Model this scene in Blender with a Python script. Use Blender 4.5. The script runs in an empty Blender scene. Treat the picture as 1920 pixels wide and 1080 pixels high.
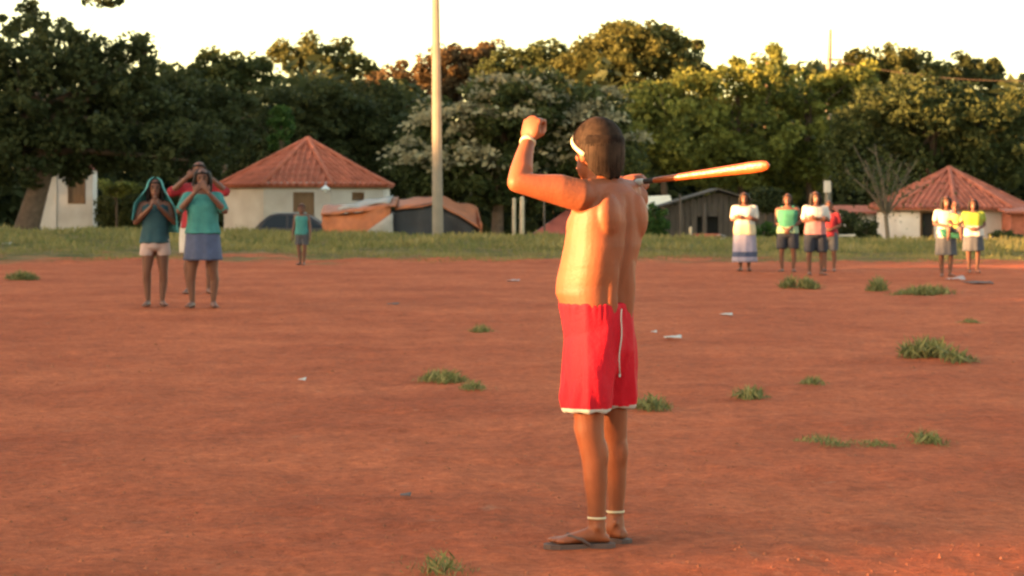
import bpy, math, random
import numpy as np
from mathutils import Vector, noise as mnoise

rng = np.random.default_rng(7)
random.seed(7)
S = bpy.context.scene
COL = S.collection
FPX, HY, H = 5000.0, 372.0, 1.326          # focal length in photo pixels, horizon row, eye height

# ------------------------------------------------------------------ camera
cam = bpy.data.cameras.new('camera')
cam.lens = 36 * FPX / 1920
cam.sensor_width = 36
cam.shift_y = -(540 - HY) / 1920
cam.clip_start, cam.clip_end = 0.5, 6000
cam.dof.use_dof = True
cam.dof.focus_distance = 10.3
cam.dof.aperture_fstop = 9.0
camo = bpy.data.objects.new('camera', cam)
camo.location = (0, 0, H)
camo.rotation_euler = (math.radians(90), 0, 0)
COL.objects.link(camo)
S.camera = camo

# ------------------------------------------------------------------ light
SUN_EL = math.radians(7.0)
SUN_AZ = math.radians(20.0)                # from due left, towards the camera
sx, sy = -math.cos(SUN_AZ), -math.sin(SUN_AZ)
W = bpy.data.worlds.new('World'); S.world = W; W.use_nodes = True
nt = W.node_tree
sky = nt.nodes.new('ShaderNodeTexSky')
sky.sky_type = 'NISHITA'; sky.sun_disc = False
sky.sun_elevation = SUN_EL
sky.sun_rotation = math.atan2(sx, sy)
sky.air_density = 0.9; sky.dust_density = 1.2; sky.ozone_density = 1.0
warm = nt.nodes.new('ShaderNodeMix'); warm.data_type = 'RGBA'; warm.blend_type = 'MULTIPLY'
warm.inputs[0].default_value = 1.0; warm.inputs[7].default_value = (1.11, 0.95, 0.735, 1)   # warm white balance
nt.links.new(sky.outputs[0], warm.inputs[6]); nt.links.new(warm.outputs[2], nt.nodes['Background'].inputs[0])
nt.nodes['Background'].inputs[1].default_value = 0.108
sl = bpy.data.lights.new('sun', 'SUN')
sl.energy = 5.0; sl.angle = math.radians(0.6); sl.color = (1.0, 0.52, 0.20)
so = bpy.data.objects.new('sun', sl)
so.rotation_euler = Vector((-sx * math.cos(SUN_EL), -sy * math.cos(SUN_EL), -math.sin(SUN_EL))).to_track_quat('-Z', 'Y').to_euler()
so.location = (-30, -20, 40)
COL.objects.link(so)
S.view_settings.view_transform = 'Standard'
S.view_settings.look = 'None'
S.view_settings.gamma = 1
S.view_settings.exposure = 3.3
S.render.engine = 'CYCLES'
S.cycles.filter_width = 2.3
S.cycles.use_denoising = True
S.cycles.max_bounces = 6

# ------------------------------------------------------------------ helpers
def wx(px, Y): return (px - 960) * Y / FPX
def wz(py, Y): return H + (HY - py) * Y / FPX
def P(px, py, Y): return np.array((wx(px, Y), Y, wz(py, Y)))

ORIG = {}
def thing(name, label, cat, loc, group=None):
    o = bpy.data.objects.new(name, None); COL.objects.link(o)
    o.location = loc; o['label'] = label; o['category'] = cat
    o.empty_display_size = 0.2
    if group: o['group'] = group
    ORIG[o] = np.array(loc, float)
    return o

def link_mesh(name, me, mat, parent=None, origin=None, smooth=True):
    o = bpy.data.objects.new(name, me); COL.objects.link(o)
    if mat is not None:
        if isinstance(mat, (list, tuple)):
            for m in mat: me.materials.append(m)
        else: me.materials.append(mat)
    if smooth: me.polygons.foreach_set('use_smooth', np.ones(len(me.polygons), bool))
    if parent is not None:
        o.parent = parent; ORIG[o] = ORIG[parent]
    else:
        ORIG[o] = np.zeros(3) if origin is None else np.array(origin, float)
        o.location = ORIG[o]
    return o

def obj(name, b, mat, parent=None, origin=None, smooth=True, label=None):
    if isinstance(b, B): v, f = np.array(b.v, float), b.f
    else: v, f = b
    og = ORIG[parent] if parent is not None else (np.zeros(3) if origin is None else np.array(origin, float))
    me = bpy.data.meshes.new(name)
    me.from_pydata((np.asarray(v) - og).tolist(), [], [list(map(int, q)) for q in f])
    me.update()
    o = link_mesh(name, me, mat, parent, origin, smooth)
    if label: o['label'] = label
    return o

def tag(o, label, cat=None, group=None, kind=None):
    if label: o['label'] = label
    if cat: o['category'] = cat
    if group: o['group'] = group
    if kind: o['kind'] = kind
    return o

def unit(a):
    a = np.asarray(a, float); return a / (np.linalg.norm(a) + 1e-12)

class B:
    def __init__(s): s.v = []; s.f = []
    def add(s, v, f):
        n = len(s.v); s.v += [tuple(p) for p in v]; s.f += [tuple(i + n for i in q) for q in f]
        return s
    def obox(s, c, ax, ay, az):
        c, ax, ay, az = (np.asarray(t, float) for t in (c, ax, ay, az))
        v = [c + i * ax + j * ay + k * az for k in (-1, 1) for j in (-1, 1) for i in (-1, 1)]
        f = [(0, 2, 3, 1), (4, 5, 7, 6), (0, 1, 5, 4), (2, 6, 7, 3), (0, 4, 6, 2), (1, 3, 7, 5)]
        return s.add(v, f)
    def box(s, x0, x1, y0, y1, z0, z1):
        return s.obox(((x0 + x1) / 2, (y0 + y1) / 2, (z0 + z1) / 2), ((x1 - x0) / 2, 0, 0), (0, (y1 - y0) / 2, 0), (0, 0, (z1 - z0) / 2))
    def rings(s, R, cap=True):
        n = len(R[0]); v = []; f = []
        for r in R: v += list(r)
        for i in range(len(R) - 1):
            for j in range(n):
                k = (j + 1) % n
                f.append((i * n + j, i * n + k, (i + 1) * n + k, (i + 1) * n + j))
        if cap:
            f.append(tuple(range(n - 1, -1, -1))); f.append(tuple((len(R) - 1) * n + j for j in range(n)))
        return s.add(v, f)
    def tube(s, pts, rad, n=8, round_caps=True):
        pts = [np.asarray(p, float) for p in pts]
        if np.isscalar(rad): rad = [rad] * len(pts)
        T = []
        for i in range(len(pts)):
            a = pts[max(i - 1, 0)]; c = pts[min(i + 1, len(pts) - 1)]
            T.append(unit(c - a))
        u = unit(np.cross(T[0], (0.31, 0.22, 0.93) if abs(T[0][2]) < .9 else (1, 0.1, 0)))
        R = []
        an = np.arange(n) * 2 * math.pi / n
        def ring(c, u, w, r): return [c + r * (math.cos(t) * u + math.sin(t) * w) for t in an]
        for i, p in enumerate(pts):
            u = unit(u - T[i] * np.dot(u, T[i])); w = np.cross(T[i], u)
            if i == 0 and round_caps:
                for q in (0.95, 0.6): R.append(ring(p - T[0] * rad[0] * q, u, w, rad[0] * math.sqrt(1 - q * q)))
            R.append(ring(p, u, w, rad[i]))
            if i == len(pts) - 1 and round_caps:
                for q in (0.6, 0.95): R.append(ring(p + T[i] * rad[i] * q, u, w, rad[i] * math.sqrt(1 - q * q)))
        return s.rings(R)
    def ell(s, c, ax, ay, az, nu=14, nv=8):
        c, ax, ay, az = (np.asarray(t, float) for t in (c, ax, ay, az))
        R = []
        for i in range(nv + 1):
            ph = -math.pi / 2 + math.pi * (i + 0.02 * (i == 0) - 0.02 * (i == nv)) / nv
            R.append([c + az * math.sin(ph) + math.cos(ph) * (ax * math.cos(t) + ay * math.sin(t)) for t in np.arange(nu) * 2 * math.pi / nu])
        return s.rings(R)

def ering(c, u, w, a, b, n=28, p=2.0):
    R = []
    for t in np.arange(n) * 2 * math.pi / n:
        ct, st = math.cos(t), math.sin(t)
        R.append(np.asarray(c) + u * a * math.copysign(abs(ct) ** (2 / p), ct) + w * b * math.copysign(abs(st) ** (2 / p), st))
    return R

def remesh(b, voxel, smooth=4, fac=0.5):
    me = bpy.data.meshes.new('tmp'); me.from_pydata([tuple(p) for p in b.v], [], b.f)
    o = bpy.data.objects.new('tmp', me); COL.objects.link(o)
    m = o.modifiers.new('r', 'REMESH'); m.mode = 'VOXEL'; m.voxel_size = voxel
    if smooth:
        m2 = o.modifiers.new('s', 'SMOOTH'); m2.factor = fac; m2.iterations = smooth
    dg = bpy.context.evaluated_depsgraph_get()
    ev = o.evaluated_get(dg); em = ev.to_mesh()
    v = np.empty(len(em.vertices) * 3); em.vertices.foreach_get('co', v)
    nn = np.empty(len(em.vertices) * 3); em.vertices.foreach_get('normal', nn)
    f = [tuple(p.vertices) for p in em.polygons]
    ev.to_mesh_clear()
    bpy.data.objects.remove(o); bpy.data.meshes.remove(me)
    return v.reshape(-1, 3), f, nn.reshape(-1, 3)

def split(v, f, test):
    """split faces by a test on their centre; returns two (v, f)"""
    out = []
    cs = np.array([v[list(q)].mean(0) for q in f])
    mask = test(cs)
    for want in (False, True):
        fs = [q for q, m in zip(f, mask) if bool(m) == want]
        used = sorted({i for q in fs for i in q}); mp = {i: k for k, i in enumerate(used)}
        out.append((v[used] if used else np.zeros((0, 3)), [tuple(mp[i] for i in q) for q in fs]))
    return out

# ------------------------------------------------------------------ materials
def mat(name, col, rough=0.85, var=0.15, scale=8.0, bump=0.0, bscale=40.0, spec=0.3, col2=None, fac2=0.5, coords='Object', stretch=None, sheen=0.0):
    m = bpy.data.materials.new(name); m.use_nodes = True
    t = m.node_tree; N = t.nodes; L = t.links
    p = N['Principled BSDF']
    p.inputs['Roughness'].default_value = rough
    p.inputs['Specular IOR Level'].default_value = spec
    if sheen: p.inputs['Sheen Weight'].default_value = sheen
    tc = N.new('ShaderNodeTexCoord'); src = tc.outputs[coords]
    if stretch:
        mp = N.new('ShaderNodeMapping'); mp.inputs['Scale'].default_value = stretch
        L.new(src, mp.inputs[0]); src = mp.outputs[0]
    nz = N.new('ShaderNodeTexNoise'); nz.inputs['Scale'].default_value = scale; nz.inputs['Detail'].default_value = 5
    L.new(src, nz.inputs['Vector'])
    rp = N.new('ShaderNodeValToRGB')
    c = np.array(col); c2 = np.array(col2) if col2 is not None else np.clip(c * (1 + var), 0, 1)
    c1 = c if col2 is not None else c * (1 - var)
    rp.color_ramp.elements[0].position = 0.5 - 0.22 * fac2 * 2 + (0.5 - fac2) * .2; rp.color_ramp.elements[1].position = 0.72
    rp.color_ramp.elements[0].color = (*c1, 1); rp.color_ramp.elements[1].color = (*c2, 1)
    L.new(nz.outputs['Fac'], rp.inputs[0]); L.new(rp.outputs[0], p.inputs['Base Color'])
    if bump:
        n2 = N.new('ShaderNodeTexNoise'); n2.inputs['Scale'].default_value = bscale; n2.inputs['Detail'].default_value = 4
        L.new(src, n2.inputs['Vector'])
        bp = N.new('ShaderNodeBump'); bp.inputs['Strength'].default_value = bump; bp.inputs['Distance'].default_value = 0.02
        L.new(n2.outputs['Fac'], bp.inputs['Height']); L.new(bp.outputs[0], p.inputs['Normal'])
    return m

def leaf_mat(name, c1, c2, transl=0.35):
    m = bpy.data.materials.new(name); m.use_nodes = True
    t = m.node_tree; N = t.nodes; L = t.links
    p = N['Principled BSDF']; p.inputs['Roughness'].default_value = 0.6; p.inputs['Specular IOR Level'].default_value = 0.08
    at = N.new('ShaderNodeAttribute'); at.attribute_name = 'tint'
    rp = N.new('ShaderNodeValToRGB')
    rp.color_ramp.elements[0].color = (*c1, 1); rp.color_ramp.elements[1].color = (*c2, 1)
    L.new(at.outputs['Fac'], rp.inputs[0]); L.new(rp.outputs[0], p.inputs['Base Color'])
    tr = N.new('ShaderNodeBsdfTranslucent'); L.new(rp.outputs[0], tr.inputs[0])
    mx = N.new('ShaderNodeMixShader'); mx.inputs[0].default_value = transl
    L.new(p.outputs[0], mx.inputs[1]); L.new(tr.outputs[0], mx.inputs[2])
    L.new(mx.outputs[0], N['Material Output'].inputs[0])
    return m

def leaves(name, C, size, tint, m, parent=None, origin=None, up=0.3, aspect=0.5, seed=0, axis=None):
    r = np.random.default_rng(seed)
    n = len(C)
    u = r.normal(size=(n, 3)); u[:, 2] *= (1 - up)
    if axis is not None: u = axis + r.normal(size=(n, 3)) * 0.25
    u /= np.linalg.norm(u, axis=1, keepdims=True)
    w = np.cross(u, r.normal(size=(n, 3))); w /= np.linalg.norm(w, axis=1, keepdims=True)
    size = np.broadcast_to(size, (n,)) * r.uniform(0.7, 1.3, n)
    a = u * size[:, None]; b = w * size[:, None] * aspect
    V = np.stack([C - a, C + b, C + a, C - b], 1).reshape(-1, 3)
    og = ORIG[parent] if parent is not None else (np.zeros(3) if origin is None else np.array(origin, float))
    V = V - og
    me = bpy.data.meshes.new(name)
    me.vertices.add(4 * n); me.vertices.foreach_set('co', V.ravel())
    me.loops.add(4 * n); me.loops.foreach_set('vertex_index', np.arange(4 * n, dtype=np.int32))
    me.polygons.add(n); me.polygons.foreach_set('loop_start', np.arange(0, 4 * n, 4, dtype=np.int32))
    at = me.attributes.new('tint', 'FLOAT', 'FACE'); at.data.foreach_set('value', np.clip(tint, 0, 1).astype(np.float32))
    me.update(calc_edges=True)
    return link_mesh(name, me, m, parent, origin, smooth=False)

# ------------------------------------------------------------------ the setting: ground
def dip(X, Y):
    """height of the land: level field, low grassy rise, then lower ground by the houses"""
    t = np.clip((Y - 53) / 22, 0, 1); top = np.clip(.19 - .013 * X, .05, .36); bank = top * t * (1 + .4 * (1 - t))
    t = np.clip((Y - 77) / 9, 0, 1); fall = -(.5 + top) * t * t * (3 - 2 * t)
    return bank + fall

def fieldz(x, y):
    q = (mnoise.noise((x * 0.35, y * 0.16, 0)) * 0.02 + mnoise.noise((x * 1.7, y * 1.1, 5)) * 0.018
         + mnoise.noise((x * 5, y * 3.2, 9)) * 0.014 + mnoise.noise((x * 11, y * 7, 3)) * 0.008)
    return q

rows = [-400, -120, -60, -25, -8, 0, 3, 5] + list(6.5 * np.exp(np.linspace(0, math.log(60 / 6.5), 420))) + list(np.linspace(60.5, 100, 60)) + [110, 130, 180, 400, 1200, 5000]
cu = np.linspace(-1, 1, 150)
gv = []; gf = []
for Y in rows:
    Wd = max(0.225 * Y, 1.0) + 0.6
    xs = [-4000, -300, -90, -40] + list(cu * min(Wd, 26)) + [40, 90, 300, 4000]
    near = 6 < Y < 110
    for x in xs:
        z = float(dip(x, Y))
        if near and abs(x) < 30: z += fieldz(x, Y) * (1 if Y < 54 else 2.2)
        gv.append((x, Y, z))
nc = len(cu) + 8
for i in range(len(rows) - 1):
    for j in range(nc - 1):
        a = i * nc + j; gf.append((a, a + 1, a + nc + 1, a + nc))

def soil_material():
    m = bpy.data.materials.new('red_earth'); m.use_nodes = True
    t = m.node_tree; N = t.nodes; L = t.links; p = N['Principled BSDF']
    p.inputs['Roughness'].default_value = 0.95; p.inputs['Specular IOR Level'].default_value = 0.1
    tc = N.new('ShaderNodeTexCoord')
    def nz(scale, det=6, rough=.6, stretch=None):
        n = N.new('ShaderNodeTexNoise'); n.inputs['Scale'].default_value = scale; n.inputs['Detail'].default_value = det; n.inputs['Roughness'].default_value = rough
        s = tc.outputs['Object']
        if stretch:
            mp = N.new('ShaderNodeMapping'); mp.inputs['Scale'].default_value = stretch; L.new(s, mp.inputs[0]); s = mp.outputs[0]
        L.new(s, n.inputs['Vector']); return n.outputs['Fac']
    def ramp(f, a, b, c1, c2):
        r = N.new('ShaderNodeValToRGB'); r.color_ramp.elements[0].position = a; r.color_ramp.elements[1].position = b
        r.color_ramp.elements[0].color = (*c1, 1); r.color_ramp.elements[1].color = (*c2, 1); L.new(f, r.inputs[0]); return r.outputs[0]
    def mix(f, a, b, mode='MIX'):
        x = N.new('ShaderNodeMix'); x.data_type = 'RGBA'; x.blend_type = mode
        if isinstance(f, float): x.inputs[0].default_value = f
        else: L.new(f, x.inputs[0])
        L.new(a, x.inputs[6]); L.new(b, x.inputs[7]); return x.outputs[2]
    big = ramp(nz(0.5, 5), .33, .68, (.335, .078, .030), (.475, .128, .053))
    mid = ramp(nz(3.6, 8, .7, (1, .6, 1)), .33, .7, (.74, .71, .69), (1.16, 1.14, 1.12))
    fine = ramp(nz(17, 8, .78, (1, .7, 1)), .30, .70, (.56, .52, .50), (1.28, 1.26, 1.24))
    c = mix(1.0, big, mid, 'MULTIPLY'); c = mix(1.0, c, fine, 'MULTIPLY')
    scuff = ramp(nz(7, 4, .6, (1, .4, 1)), .64, .74, (0, 0, 0), (1, 1, 1))
    pale = N.new('ShaderNodeRGB'); pale.outputs[0].default_value = (.40, .19, .115, 1)
    sm = N.new('ShaderNodeMath'); sm.operation = 'MULTIPLY'; sm.inputs[1].default_value = .35; L.new(scuff, sm.inputs[0])
    c = mix(sm.outputs[0], c, pale.outputs[0])
    # grassy earth beyond the field edge (wavy line near Y = 54)
    sp = N.new('ShaderNodeSeparateXYZ'); L.new(tc.outputs['Object'], sp.inputs[0])
    wob = N.new('ShaderNodeMath'); wob.operation = 'MULTIPLY_ADD'; wob.inputs[1].default_value = 22.0
    L.new(nz(.35, 4), wob.inputs[0]); L.new(sp.outputs['Y'], wob.inputs[2])
    rg = N.new('ShaderNodeMapRange'); rg.inputs['From Min'].default_value = 66.6; rg.inputs['From Max'].default_value = 69.5
    L.new(wob.outputs[0], rg.inputs['Value'])
    gr = ramp(nz(1.1, 5), .38, .62, (.07, .07, .022), (.20, .12, .05))
    c = mix(rg.outputs[0], c, gr)
    L.new(c, p.inputs['Base Color'])
    ad = N.new('ShaderNodeMath'); ad.operation = 'MULTIPLY_ADD'; ad.inputs[1].default_value = .5
    L.new(nz(60, 5, .7), ad.inputs[0]); L.new(nz(14, 5, .65), ad.inputs[2])
    bp = N.new('ShaderNodeBump'); bp.inputs['Strength'].default_value = .9; bp.inputs['Distance'].default_value = .05
    L.new(ad.outputs[0], bp.inputs['Height']); L.new(bp.outputs[0], p.inputs['Normal'])
    return m

g = obj('ground', (np.array(gv), gf), soil_material())
tag(g, 'bare red earth field with scuffed pale patches', kind='structure')

def gz(x, y): return float(dip(x, y)) + (fieldz(x, y) * (1 if y < 54 else 2.2) if 6 < y < 110 else 0)

# ------------------------------------------------------------------ materials in use
M = dict(
    bark=mat('bark', (.10, .065, .045), .95, .35, 6, .6, 20),
    bark_pale=mat('pale_bark', (.12, .092, .065), .95, .3, 6, .5, 20),
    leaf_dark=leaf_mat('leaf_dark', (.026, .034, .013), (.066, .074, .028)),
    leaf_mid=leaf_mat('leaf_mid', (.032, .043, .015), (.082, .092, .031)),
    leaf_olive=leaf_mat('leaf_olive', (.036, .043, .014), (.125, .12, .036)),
    leaf_yellow=leaf_mat('leaf_yellow', (.036, .048, .014), (.25, .25, .052)),  # yellow raised to stand in for weak sun on the right-hand trees
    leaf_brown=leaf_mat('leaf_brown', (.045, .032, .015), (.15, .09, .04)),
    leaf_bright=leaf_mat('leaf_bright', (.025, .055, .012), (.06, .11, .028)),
    blossom=leaf_mat('blossom', (.17, .155, .09), (.36, .32, .19)),
    grass=leaf_mat('grass_blade', (.062, .085, .022), (.23, .185, .07), .2),
    tuft=leaf_mat('tuft_blade', (.075, .09, .028), (.23, .21, .085), .2),
    tile=mat('clay_tile', (.42, .115, .06), .85, .3, 3.0, .3, 30),
    tile2=mat('weathered_clay_tile', (.34, .10, .06), .85, .4, 3.0, .3, 30),
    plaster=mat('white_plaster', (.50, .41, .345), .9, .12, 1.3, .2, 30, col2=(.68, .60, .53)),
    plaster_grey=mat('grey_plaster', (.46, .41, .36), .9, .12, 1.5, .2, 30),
    wood_brown=mat('brown_wood', (.20, .11, .055), .7, .25, 4, .3, 30, stretch=(6, 6, .6)),
    wood_grey=mat('grey_board', (.095, .072, .057), .9, .3, 3, .4, 40, stretch=(6, 6, .5)),
    post=mat('sunlit_tone_post', (.42, .33, .23), .9, .2, 5, .3, 40),  # pale tone stands in for sunlight on the bright posts
    concrete=mat('pole_concrete', (.20, .17, .135), .9, .12, 3, .3, 60),
    dark=mat('interior_shade', (.02, .018, .016), .9),  # near-black colour stands in for shade indoors
    tarp_orange=mat('orange_tarp', (.30, .088, .028), .55, .3, 3, .5, 8),
    tarp_dark=mat('black_plastic_tarp', (.020, .020, .025), .5, .3, 3, .5, 8),
    tarp_white=mat('pale_tarp', (.27, .235, .205), .6, .2, 3, .5, 8),
    tarp_sun=mat('sunlit_white_sheet', (.72, .60, .42), .6, .15, 3, .3, 8),  # sunlight on a white sheet, put into the colour
    brick=mat('red_brick', (.33, .10, .06), .9, .3, 4, .4, 30),
    red_sheet=mat('red_sheet_roof', (.36, .09, .065), .7, .25, 3, .3, 20),
    car=mat('black_car_paint', (.045, .034, .034), .35, .1, 4, spec=.25),
    glass=mat('dark_glass', (.006, .006, .007), .15, .1, 4, spec=.3),
    rubber=mat('black_rubber', (.018, .018, .018), .8),
    metal=mat('grey_metal', (.35, .34, .33), .4, .15, 5),
    white=mat('white_paint', (.78, .76, .72), .6, .06, 4),
    skin=mat('bronze_skin', (.195, .056, .023), .55, .18, 9, .10, 90, spec=.25),
    skin_d=mat('brown_skin', (.105, .042, .026), .55, .12, 7, spec=.35),
    hair=mat('black_hair', (.009, .006, .005), .65, .35, 30, .3, 60, spec=.2),
    hair_m=mat('greying_black_hair', (.012, .007, .005), .85, .4, 40, .15, 60, spec=.08),
    hair_s=mat('brown_hair_strands', (.030, .017, .010), .7, .4, 25, spec=.12),
    eye=mat('dark_eye', (.02, .012, .01), .3),
    lip=mat('lip', (.20, .075, .06), .5),
    red=mat('red_sport_cloth', (.40, .009, .019), .7, .15, 5, .2, 60, spec=.1),
    c_white=mat('white_cloth', (0.38, 0.355, 0.33), .85, .08, 8, .3, 20),
    c_cream=mat('cream_cloth', (0.462, 0.383, 0.251), .85, .1, 8, .3, 20),
    c_teal=mat('teal_cloth', (0.032, 0.145, 0.14), .85, .2, 8, .3, 20),
    c_towel=mat('pale_teal_towel', (0.062, 0.223, 0.223), .95, .2, 8, .5, 40),
    c_dteal=mat('dark_teal_cloth', (0.015, 0.046, 0.059), .85, .2, 8, .3, 20),
    c_denim=mat('blue_denim', (0.053, 0.065, 0.118), .9, .2, 8, .3, 20),
    c_navy=mat('dark_navy_cloth', (0.019, 0.022, 0.034), .9, .2, 8, .3, 20),
    c_grey=mat('grey_cloth', (0.055, 0.058, 0.070), .9, .2, 8, .3, 20),
    c_blush=mat('pale_pink_cloth', (0.341, 0.248, 0.229), .9, .1, 8, .3, 20),
    c_pink=mat('dusty_pink_cloth', (0.260, 0.118, 0.124), .9, .15, 8, .3, 20),
    c_red=mat('crimson_cloth', (0.217, 0.015, 0.022), .9, .2, 8, .3, 20),
    c_lav=mat('shade_lavender_cloth', (0.247, 0.221, 0.290), .9, .12, 8, .3, 20),  # bluish shade on a pale skirt is put into this lavender
    c_green=mat('green_cloth', (0.031, 0.149, 0.093), .9, .2, 8, .3, 20),
    c_lgreen=mat('pale_green_cloth', (0.186, 0.273, 0.161), .9, .2, 8, .3, 20),
    c_lime=mat('lime_cloth', (0.199, 0.238, 0.029), .9, .15, 8, .3, 20),
    c_yellow=mat('yellow_cloth', (0.409, 0.310, 0.092), .9, .15, 8, .3, 20),
    club=mat('varnished_orange_wood', (.25, .054, .010), .35, .2, 6, .15, 30, spec=.5, stretch=(.6, 6, 6)),
    wrap=mat('dark_grip_wrap', (.03, .022, .018), .8),
    paper=mat('white_paper', (.42, .37, .33), .8, .1, 9),
    clod=mat('earth_clod', (.24, .075, .036), .95, .3, 9),
    sole=mat('brown_rubber_sole', (.085, .05, .042), .8),
)

# ------------------------------------------------------------------ trees
def trunk_tree(name, label, base, top, r, limbs, leaf, lobes_w, leafsize=.16, clump=.45, dens=2.2, per=48, seed=1, bark='bark', blossom=0, group=None, cat='tree', droop=0.0):
    """lobes_w: list of (centre, rx, ry, rz) in metres"""
    r_ = np.random.default_rng(seed)
    base = np.array(base, float)
    t = thing(name, label, cat, base, group)
    b = B()
    top = np.array(top, float)
    mid = (base + top) / 2 + r_.normal(size=3) * r * .6
    b.tube([base - (0, 0, .15), base + (top - base) * .15, mid, top], [r * 1.35, r, r * .8, r * .5], 9)
    for k in range(limbs):
        c, a1, a2, a3 = lobes_w[k % len(lobes_w)]
        s0 = base + (top - base) * r_.uniform(.55, .98)
        e = np.array(c) + r_.normal(size=3) * np.array((a1, a2, a3)) * .45
        b.tube([s0, (s0 + e) / 2 + r_.normal(size=3) * .15 * a3, e], [r * .42, r * .26, r * .08], 6)
    obj('trunk', b, M[bark], t)
    leafsize *= .8; per = int(per * 1.45)
    Cs, Ss, Ts, Bl, Bt = [], [], [], [], []
    for (c, a1, a2, a3) in lobes_w:
        c = np.array(c); ax = np.array((a1, a2, a3))
        n = max(6, int(dens * (a1 * a3 + a1 * a2 * .5) / clump ** 2))
        d = r_.normal(size=(n, 3)); d /= np.linalg.norm(d, axis=1, keepdims=True)
        rad = r_.uniform(.5, 1.06, n) ** .6
        # uneven outline: radius varies smoothly over direction
        lump = np.array([mnoise.noise(Vector(q) * 2.3 + Vector((seed * 3.1, 1, 2))) for q in d])
        cc = c + d * ax * (rad * (1 + .22 * lump))[:, None]
        ct = r_.uniform(0, .55, n)
        for k in range(n):
            m_ = int(per * r_.uniform(.5, 1.4))
            q = r_.normal(size=(m_, 3)); q /= np.linalg.norm(q, axis=1, keepdims=True)
            q *= (clump * r_.uniform(.7, 1.35) * r_.uniform(.3, 1, m_) ** .5)[:, None]
            q[:, 2] *= .75 + droop
            Cs.append(cc[k] + q); Ss.append(np.full(m_, leafsize)); Ts.append(ct[k] + r_.uniform(0, .4, m_))
        if blossom:
            nb = int(n * blossom * .5)
            db = r_.normal(size=(nb, 3)); db[:, 2] = np.abs(db[:, 2]) * .9 + .05; db[:, 1] -= .7; db /= np.linalg.norm(db, axis=1, keepdims=True)
            cb = c + db * ax * r_.uniform(.98, 1.14, nb)[:, None]
            for k in range(nb):
                m_ = 60
                q = r_.normal(size=(m_, 3)) * (.36, .30, .10)
                q[:, 2] -= .5 * q[:, 0] ** 2
                Bl.append(cb[k] + q); Bt.append(r_.uniform(.1, .9) + r_.uniform(-.2, .2, m_))
    m_ = len(Cs)
    # inner leaves so that the crown is not see-through
    for (c, a1, a2, a3) in lobes_w:
        k = int(26 * (a1 * a3) / leafsize * .25)
        d = r_.normal(size=(k, 3)); d /= np.linalg.norm(d, axis=1, keepdims=True)
        d *= (r_.uniform(0, 1, k) ** .45 * .82)[:, None]
        Cs.append(np.array(c) + d * (a1, a2, a3)); Ss.append(np.full(k, leafsize * 1.6)); Ts.append(r_.uniform(0, .5, k))
    leaves('crown', np.concatenate(Cs), np.concatenate(Ss), np.concatenate(Ts), M[leaf], t, seed=seed, aspect=.55)
    if Bl: leaves('blossom', np.concatenate(Bl), .12, np.concatenate(Bt), M['blossom'], t, seed=seed + 1, aspect=.6, up=.6)
    return t

def tree(name, label, Y, lobes, leaf, trunk_px=None, seed=1, depth=.8, r=.16, **kw):
    """lobes in photo pixels (px, py, rx, ry) seen at distance Y"""
    kw.setdefault('group', TG); s = Y / FPX
    lw = []
    rr = np.random.default_rng(seed + 500)
    for (px, py, rx, ry) in lobes:
        lw.append((P(px, py, Y) + (0, rr.uniform(-.4, .4) * rx * s, 0), rx * s, max(rx, ry) * s * depth, ry * s))
    if trunk_px is None: trunk_px = lobes[0][0]
    bx = wx(trunk_px, Y)
    base = (bx, Y, float(dip(bx, Y)))
    top = (wx((trunk_px + lobes[0][0]) / 2, Y), Y, wz(lobes[0][1], Y))
    return trunk_tree(name, label, base, top, r, kw.pop('limbs', 5), leaf, lw, seed=seed, **kw)

TG = 'trees behind the houses'
# big dark trees on the left
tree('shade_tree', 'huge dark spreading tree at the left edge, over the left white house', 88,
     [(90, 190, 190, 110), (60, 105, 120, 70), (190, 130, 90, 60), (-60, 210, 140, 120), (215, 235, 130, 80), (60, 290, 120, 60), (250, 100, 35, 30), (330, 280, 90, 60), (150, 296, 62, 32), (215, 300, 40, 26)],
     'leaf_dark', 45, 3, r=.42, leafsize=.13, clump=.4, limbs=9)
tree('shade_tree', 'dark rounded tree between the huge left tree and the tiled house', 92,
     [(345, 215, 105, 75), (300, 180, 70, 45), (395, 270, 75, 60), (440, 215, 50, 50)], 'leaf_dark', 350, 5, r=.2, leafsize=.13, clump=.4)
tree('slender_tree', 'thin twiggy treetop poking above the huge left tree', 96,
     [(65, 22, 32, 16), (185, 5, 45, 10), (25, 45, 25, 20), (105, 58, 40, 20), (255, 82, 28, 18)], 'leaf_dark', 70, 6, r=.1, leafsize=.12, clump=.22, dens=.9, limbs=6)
# middle wood
tree('forest_tree', 'dark reddish-topped tree left of the paired sunlit domes', 125,
     [(430, 165, 70, 50), (410, 125, 45, 28), (470, 150, 55, 40), (310, 140, 30, 22), (360, 150, 40, 25)], 'leaf_mid', 430, 8, leafsize=.17)
tree('forest_tree', 'olive tree with two rounded sunlit domes above the tiled house', 145,
     [(572, 110, 52, 36), (645, 115, 46, 40), (610, 165, 80, 45), (530, 95, 18, 14), (695, 130, 16, 16)], 'leaf_olive', 600, 9, leafsize=.17)
tree('forest_tree', 'dark tree filling the wood right behind the tiled roof peak', 116,
     [(520, 225, 80, 75), (590, 215, 70, 70), (480, 300, 60, 70), (560, 310, 90, 60)], 'leaf_dark', 540, 10, leafsize=.16)
tree('forest_tree', 'dark tree behind the right slope of the tiled roof', 118,
     [(690, 220, 75, 70), (640, 260, 80, 70), (735, 270, 55, 80), (700, 330, 80, 50)], 'leaf_dark', 690, 11, leafsize=.16)
tree('young_tree', 'small light green conical tree in front of the dark wood', 108,
     [(527, 235, 18, 22), (530, 260, 22, 18), (524, 212, 9, 12)], 'leaf_bright', 528, 12, r=.06, leafsize=.12, clump=.25)
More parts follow.
